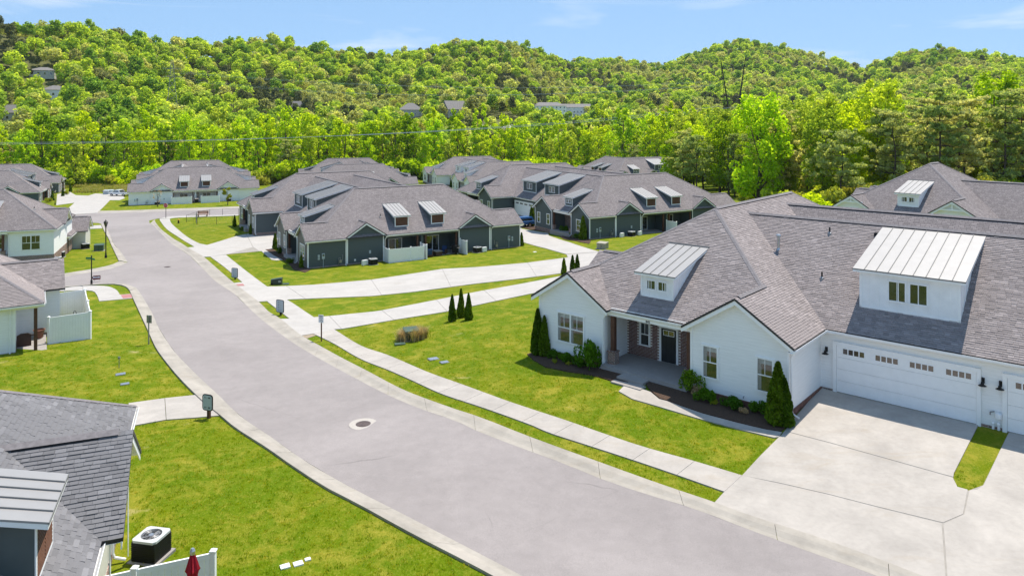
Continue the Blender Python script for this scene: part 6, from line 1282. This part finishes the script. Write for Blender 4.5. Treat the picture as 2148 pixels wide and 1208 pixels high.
SCB = hidden_collection('scrub_bushes', [bush(900, .22, 'leaf_scrub', 1.7, 2.6), bush(900, .22, 'leaf_scrub', 2.0, 2.2), bush(800, .24, 'leaf_wood', 1.5, 2.6)])
sx, sy = hg.uniform(38, 130, 900), hg.uniform(104, 150, 900); k = free_of(FOOT_BIG, sx, sy) & (sx > 40 + (sy - 104) * .1); sx, sy = sx[k][:330], sy[k][:330]
scatter('scrub', np.c_[sx, sy, heights(sx, sy) - .1], hg.uniform(.8, 1.9, len(sx)), SCB, 9)
def tuft(n, h, spread, mat, w=.012, lean=.5):
    v = []; f = []
    for k in range(n):
        a = rng.uniform(0, 6.28); b = np.array([rng.normal(0, spread), rng.normal(0, spread), -.01]); d = np.array([math.cos(a), math.sin(a), 0]); hh = h * rng.uniform(.55, 1.15); s = np.array([-d[1], d[0], 0]) * w * rng.uniform(.7, 1.3); l = lean * hh * rng.uniform(.2, 1)
        m = b + np.array([0, 0, hh * .6]) + d * l * .4; t = b + np.array([0, 0, hh * (1 - .3 * l / hh)]) + d * l; i = len(v); v += [b - s, b + s, m + s * .8, m - s * .8, t]; f += [(i, i + 1, i + 2, i + 3), (i + 3, i + 2, i + 4)]
    me = bpy.data.meshes.new('grass_tuft'); me.from_pydata([tuple(p) for p in v], [], f); me.materials.append(M[mat]); return me
GC = hidden_collection('grass_tufts', [tuft(9, .075, .05, 'grass_blade', .007) for k in range(5)])
gp = np.c_[hg.uniform(-45, 40, 150000), hg.uniform(14, 64, 150000)]; gp = gp[hg.random(len(gp)) < np.clip((64 - gp[:, 1]) / 42, 0, 1) ** 1.2]
gp = gp[np.abs(gp[:, 0]) < .78 * gp[:, 1] + 1]; gp = gp[free_of(KEEP_OUT + FOOT, gp[:, 0], gp[:, 1])]
scatter('grass', np.c_[gp, heights(gp[:, 0], gp[:, 1])], hg.uniform(.7, 1.35, len(gp)), GC, 12, .25); print('tufts', len(gp))
MC = hidden_collection('meadow_tufts', [tuft(26, .9, .25, 'meadow_blade', .03, .6) for k in range(3)])
mxy = np.c_[hg.uniform(-152, -96, 2600), hg.uniform(203, 240, 2600)]; mxy = mxy[free_of(KEEP_OUT + FOOT_BIG, mxy[:, 0], mxy[:, 1])]
scatter('meadow_grass', np.c_[mxy, heights(mxy[:, 0], mxy[:, 1])], hg.uniform(.7, 1.3, len(mxy)), MC, 14, .2)

# clipped cones, mounds and flowering shrubs, one by one
def cone_mesh(n, size):
    z = rng.random(n) ** .8; a = rng.uniform(0, 6.28, n); ctr = 1 + .12 * np.sin(a * 3 + z * 9); rr = (np.minimum(1, z * 9 + .55) * (1 - z) ** .72) * .235 * ctr * (1 - .25 * rng.random(n) ** 2)
    p = np.c_[rr * np.cos(a), rr * np.sin(a), .02 + z * .98]; d = np.c_[np.cos(a), np.sin(a), np.full(n, .55)]; return leaf_mesh('foliage', p, d, size, 'leaf_arborvitae', .45, .4, 1.5)
CONE = [cone_mesh(3600, .042), cone_mesh(3600, .042)]; CONE_S = cone_mesh(900, .07)
stem = MB().tube((0, 0, -.1), (0, 0, .6), .04, .02, 6).mesh('stem', 'bark')
core = MB().lathe([(.13, .02), (.15, .2), (.10, .55), (.02, .9), (0, .92)], 10).mesh('dark_core', 'mulch')  # solid dark core filling the inside of the foliage
def cone(p, hgt, label, wid=1.0, fine=True, group='clipped cone evergreens'):
    t = thing('cone_evergreen', label, 'shrub', gz(p), rng.uniform(0, 6.28), group); t.scale = (hgt * wid * .88, hgt * wid * .88, hgt); link('stem', stem, t); link('dark_core', core, t); link('foliage', CONE[rng.integers(0, 2)] if fine else CONE_S, t)
cone((1.50, 42.97), 2.65, 'tall cone evergreen at the left corner of the big white house', .82); cone((1.87, 42.60), 2.3, 'smaller cone evergreen beside the tall one at the left corner of the white house', .8)
cone((11.97, 33.16), 2.75, 'taller of two joined cone evergreens by the driveway corner'); cone((12.20, 32.97), 2.1, 'shorter of two joined cone evergreens by the driveway corner')
cone((-4.41, 54.32), 1.95, 'left of three cone evergreens on the front lawn', .80); cone((-3.84, 55.53), 2.15, 'middle, tallest of three cone evergreens on the front lawn', .74); cone((-3.21, 54.46), 1.95, 'right of three cone evergreens on the front lawn', .82)
for p, h_, l in [((-23.99, 83.88), 1.5, 'cone evergreen at the near corner of the middle slate house'), ((-31.33, 97.45), 2.0, 'cone evergreen by the drive before the second gable of the middle slate house'), ((-38.90, 109.73), 1.6, 'cone evergreen before the brick gable at the dog park side'), ((-44.53, 118.27), 1.8, 'cone evergreen at the far corner of the slate house by the chain link fence'),
                 ((3.24, 119.17), 3.2, 'tall cone evergreen at the left gable of the right slate house'), ((9.88, 102.49), 3.2, 'tall cone evergreen under the near gable window of the right slate house'), ((1.27, 97.96), 1.75, 'slim cone evergreen on the lawn tip beside the long lane'), ((-55.18, 86.85), 2.0, 'cone evergreen before the brick plinth at the left'),
                 ((5.04, 71.47), 1.6, 'left of three cone tips showing above the left roof edge of the white house'), ((5.99, 72.94), 1.6, 'middle of three cone tips showing above the left roof edge of the white house'), ((6.54, 73.83), 1.5, 'right of three cone tips showing above the left roof edge of the white house'),
                 ((-113.75, 182.39), 2.4, 'dark evergreen before the far left brick gable'), ((-118.23, 193.99), 2.2, 'dark evergreen before the second brick gable at far left'), ((-124.34, 207.54), 2.4, 'dark evergreen at the end of the far left house'), ((-18.09, 218.46), 2.4, 'dark evergreen left of the second white gable before the wood'), ((-30.23, 245.96), 2.4, 'dark evergreen at the far corner of the white gabled house')]: cone(p, h_, l, .9, False)
def mound_mesh(n, size, mat):
    cl = [(rng.normal(0, .30), rng.normal(0, .30), rng.uniform(.25, .62), rng.uniform(.22, .36)) for k in range(12)]; p, d = clump_points(cl, n, (1, 1, 1), .4); p[:, 2] = np.maximum(p[:, 2], .02); return leaf_mesh('foliage', p, d, size, mat, .4)
MOUND = {m: mound_mesh(1500, .075, m) for m in ('leaf_shrub', 'leaf_yellow', 'leaf_dry', 'leaf_arborvitae')}
def mound(p, w, label, mat='leaf_shrub', h=None, group='low shrubs in the mulch beds'):
    t = thing('shrub', label, 'shrub', gz(p, .04), rng.uniform(0, 6.28), group); w *= .88; t.scale = (w, w, (h or w) * .95); link('stem', stem, t); link('foliage', MOUND[mat], t)
for p, w, l, m, h_ in [((2.34, 42.04), .62, 'low mound next to the cone at the left corner of the white house', 'leaf_shrub', None), ((3.09, 41.21), .66, 'second low mound under the twin window', 'leaf_shrub', None), ((3.76, 40.31), .55, 'low mound left of the tall leafy shrub', 'leaf_shrub', None), ((4.30, 40.00), 1.05, 'tall leafy shrub by the porch post of the white house', 'leaf_shrub', 1.75), ((2.40, 41.18), .28, 'tiny pale seedling before the first mound', 'leaf_yellow', None), ((3.10, 40.65), .26, 'tiny pale seedling before the second mound', 'leaf_yellow', None),
                      ((8.84, 36.64), .95, 'upright bright shrub by the right porch post of the white house', 'leaf_shrub', 1.35), ((9.10, 36.25), .5, 'dry tan grass clump beside the upright bright shrub', 'leaf_dry', .6), ((9.43, 35.54), .78, 'low mound under the left window of the right gable', 'leaf_shrub', None), ((10.48, 34.70), .74, 'low mound between the two windows of the right gable', 'leaf_shrub', None), ((11.54, 34.17), .72, 'low mound beside the joined cones by the driveway', 'leaf_shrub', None), ((9.59, 35.12), .34, 'tiny yellowish plant before the left mound', 'leaf_yellow', None), ((10.75, 34.20), .38, 'tiny dry plant before the middle mound', 'leaf_dry', None),
                      ((-29.74, 94.20), 1.1, 'green mound before the second gable of the middle slate house', 'leaf_arborvitae', 1.0), ((-26.04, 87.11), .8, 'dark reddish mound by the porch of the middle slate house', 'leaf_arborvitae', None), ((-41.86, 113.72), .9, 'grey green bush beside the blue shaded walk', 'leaf_arborvitae', None), ((5.53, 117.04), 1.3, 'yellow flowering shrub left of the porch of the right slate house', 'leaf_yellow', 1.9), ((4.89, 118.11), 1.0, 'green mound left of the yellow shrub', 'leaf_shrub', None), ((4.03, 119.70), .9, 'green mound next to the tall cone by the garage', 'leaf_shrub', None), ((7.85, 109.36), 1.1, 'round green shrub right of the porch of the right slate house', 'leaf_shrub', 1.5), ((8.61, 106.42), .9, 'first low mound under the near gable window of the right slate house', 'leaf_shrub', None), ((9.13, 104.54), .9, 'second low mound under the near gable window of the right slate house', 'leaf_shrub', None),
                      ((-111.58, 177.62), 1.5, 'yellow green bush before the far left brick house', 'leaf_yellow', None), ((-119.90, 198.21), 1.5, 'yellow bush between dark evergreens at far left', 'leaf_yellow', None)]: mound(p, w, l, m, h_)
# ornamental grass round the green cabinet
OG = [tuft(230, .85, .13, 'leaf_dry', .014, .7), tuft(190, .66, .12, 'grass_blade', .014, .7)]
for (x, y), l, k in [((-.55, -.45), 'tan grass clump left before the green cabinet', 0), ((.35, -.62), 'largest tan grass clump before the green cabinet', 0), ((.75, -.2), 'tan grass clump right of the green cabinet', 0), ((.35, .6), 'tan grass clump behind the green cabinet', 0), ((-.3, .65), 'dry grass clump left behind the green cabinet', 0), ((-.75, .2), 'green grass clump at the left of the green cabinet', 1), ((.95, .35), 'green grass clump at the right of the green cabinet', 1)]:
    p = (-6.77, 49.37); t = thing('ornamental_grass', l, 'grass clump', gz((p[0] + x * .85, p[1] + y * .85)), rng.uniform(0, 6.28), 'ornamental grass clumps'); link('blades', OG[k], t); link('blades', OG[0], t).rotation_euler = (0, 0, 2.)
# young street trees at the far house
deciduous('sapling', 3.6, .9, 700, .16, 'leaf_yellow', .35, 16); deciduous('bare', 3.6, .8, 60, .14, 'leaf_dry', .3, 20)
for k, p, l in (('sapling', (-64.33, 166.70), 'small yellow green tree before the house across the far street'), ('bare', (-79.47, 165.31), 'thin leafless tree before the house across the far street')):
    t = plant_tree(k, *p, 1.15, 0, l, 'young trees', 'young_tree'); t['category'] = 'tree'

# ---------------------------------------------------------------- power line towers, cables, far buildings
def lattice(p, H, label):
    t = thing('power_pylon', label, 'pylon', gz(p), .4); m = MB(); w = lambda z: 3.2 * (1 - z / H) ** 1.2 + .5
    zs = np.linspace(0, H, 10)
    for z0, z1 in zip(zs[:-1], zs[1:]):
        for i in range(4):
            c = [(1, 1), (-1, 1), (-1, -1), (1, -1)]; a, b = c[i], c[(i + 1) % 4]; m.tube((a[0] * w(z0), a[1] * w(z0), z0), (a[0] * w(z1), a[1] * w(z1), z1), .13, n=4, caps=False); m.tube((a[0] * w(z0), a[1] * w(z0), z0), (b[0] * w(z1), b[1] * w(z1), z1), .07, n=3, caps=False); m.tube((b[0] * w(z0), b[1] * w(z0), z0), (a[0] * w(z1), a[1] * w(z1), z1), .07, n=3, caps=False)
    m.build('tower_frame', 'tower_steel', t)
    for z in (H * .72, H * .85): MB().tube((-5, 0, z), (5, 0, z), .14, n=5).tube((-5, 0, z), (0, 0, z + 1.6), .08, n=4).tube((5, 0, z), (0, 0, z + 1.6), .08, n=4).build('cross_arm', 'tower_steel', t)
    return t
def vtower(p, H, label):
    t = thing('power_pylon', label, 'pylon', gz(p), .1); m = MB()
    for sg in (-1, 1):
        m.tube((sg * 1.0, 0, 0), (sg * 2.6, 0, H * .62), .30, n=5).tube((sg * 2.6, 0, H * .62), (sg * 5.4, 0, H), .34, .16, n=5); m.tube((sg * 3.4, .8, H * .62), (sg * 5.4, 0, H), .10, n=4).tube((sg * .6, 0, 0), (sg * 3.4, .8, H * .62), .1, n=4)
    for k in range(6):
        z = H * (.1 + k * .1); m.tube((-1.0 - 1.6 * z / (H * .62), 0, z), (1.0 + 1.6 * (z + H * .1) / (H * .62), 0, z + H * .1), .07, n=3).tube((1.0 + 1.6 * z / (H * .62), 0, z), (-1.0 - 1.6 * (z + H * .1) / (H * .62), 0, z + H * .1), .07, n=3)
    m.build('tower_frame', 'dark_steel', t); a = MB()
    for z in (H * .62, H * .66): a.tube((-5.6, 0, z), (5.6, 0, z), .15, n=5)
    for k in range(8): a.tube((-5.6 + k * 1.4, 0, H * .62), (-4.9 + k * 1.4, 0, H * .66), .06, n=3)
    a.build('cross_arm', 'dark_steel', t); return t
TP = (-196., 425.); lattice(TP, 37, 'lattice power pylon rising from the trees at left'); VP = (93., 310.); vtower(VP, 46, 'dark forked power pylon above the trees right of centre')
def cable(a, b, sag, label, r=.05, n=26):
    mb = MB(); a, b = Vector(a), Vector(b); pts = [a.lerp(b, k / n) - Vector((0, 0, sag * 4 * (k / n) * (1 - k / n))) for k in range(n + 1)]; o = MB().path([p - a for p in pts], r, 4).build('power_cable', 'cable', None, loc=a)
    tag(o, label, 'cable', 'power cables over the wood')
zv = ht(*VP)
for k, dx in enumerate((-5., -4., 4., 5.)):
    cable((VP[0] + dx, VP[1], zv + 43 * .61), (-190 + dx, 142, 8.5 + (.6 if k > 1 else 0)), 5.5, 'pale cable of the bundle slanting from the forked pylon to the left edge', .045)
for k, dx in enumerate((-5, 5)):
    cable((TP[0] + dx, TP[1], ht(*TP) + 37 * .80), (VP[0] + 60 + dx, 560, 41), 7, 'thin far cable from the lattice pylon across the hill foot', .06)
    cable((TP[0] + dx, TP[1], ht(*TP) + 37 * .70), (VP[0] + dx * .4, VP[1] + 20, zv + 36), 7, 'thin cable between lattice pylon and forked pylon', .05)
def far_house(x, y, w, d, h, rot, label, wall='far_wall', roofh=3., group='houses far off among the trees', rows=1, hip=True):
    t = thing('far_house', label, 'house', (x, y, ht(x, y)), rot, group); wl_ = MB().box(-w / 2, w / 2, -d / 2, d / 2, -1.5, h).build('wall', wall, t); o = .5; e = h; rr = min(d / 2 + o, w / 2)
    A, B, C_, D_ = (-w / 2 - o, -d / 2 - o, e), (w / 2 + o, -d / 2 - o, e), (w / 2 + o, d / 2 + o, e), (-w / 2 - o, d / 2 + o, e); k = rr if hip else 0; p, q = (-w / 2 - o + k, 0, e + roofh), (w / 2 + o - k, 0, e + roofh)
    MB().poly([A, B, q, p]).poly([C_, D_, p, q]).poly([B, C_, q]).poly([D_, A, p]).poly([A, D_, C_, B]).build('roof', 'far_roof', t)
    n = max(2, int(w / 3.2))
    for r in range(rows):
        for i in range(n):
            xx = -w / 2 + w * (i + .5) / n; zz = 1.0 + r * 2.9
            fr = MB().box(xx - .62, xx + .62, -d / 2 - .05, -d / 2 - .001, zz - .06, zz + 1.36).build('window', 'white_trim', t); MB().box(xx - .54, xx + .54, -d / 2 - .06, -d / 2 - .051, zz, zz + 1.3).build('pane', 'window_glass', fr)
    return t
far_house(-73.7, 537, 17, 13, 4.5, .1, 'far house with a broad grey hipped roof in the valley, left of the clearing', roofh=5); far_house(-40, 509, 14, 12, 4.2, .5, 'far house with a steep grey roof right of the broad hipped one', roofh=6, hip=False)
far_house(31.7, 645, 30, 14, 6.0, .05, 'left block of the long white buildings behind the meadow', 'vinyl_fence', 3.2, 'long white buildings behind the meadow', 2); far_house(60, 690, 26, 14, 9, -.1, 'right, taller block of the long white buildings behind the meadow', 'vinyl_fence', 3.2, 'long white buildings behind the meadow', 2, False)
far_house(-275, 433, 13, 9, 3.5, .3, 'long roof high on the wooded hill at left', roofh=2); far_house(-254.5, 410.7, 11, 8, 4, .3, 'pale roof on the wooded hill at left, lower than the long roof', 'vinyl_fence', 2.5); far_house(-249, 369, 8, 8, 4, .3, 'small dark gable in the trees near the left edge', roofh=4, hip=False)
far_house(-206, 441, 9, 8, 4.5, .2, 'small roof beside the lattice pylon', roofh=2.5); far_house(-147, 501, 9, 8, 5, -.2, 'small mauve roof deep in the trees right of the lattice pylon', roofh=4, hip=False)
structure(drape('far_meadow', [(15, 560), (78, 560), (84, 640), (10, 640)], .3, 'lawn_grass', cell=12)); structure(drape('far_lane', [(-36, 440), (30, 440), (34, 470), (-38, 466)], .4, 'lane_concrete', cell=10))
# ---------------------------------------------------------------- summer air: thin even haze round everything
hz = MB().box(-2900, 2900, -1000, 3800, -14, 330).build('haze', 'white_trim'); hz.data.materials.clear(); stuff(hz)
hm_ = bpy.data.materials.new('haze_air'); hm_.use_nodes = True; hn = hm_.node_tree.nodes; hn.remove(hn['Principled BSDF']); pv = hn.new('ShaderNodeVolumePrincipled')
pv.inputs['Color'].default_value = (.80, .90, 1., 1); pv.inputs['Density'].default_value = .000045; pv.inputs['Anisotropy'].default_value = .2
hm_.node_tree.links.new(pv.outputs[0], hn['Material Output'].inputs['Volume']); hz.data.materials.append(hm_)
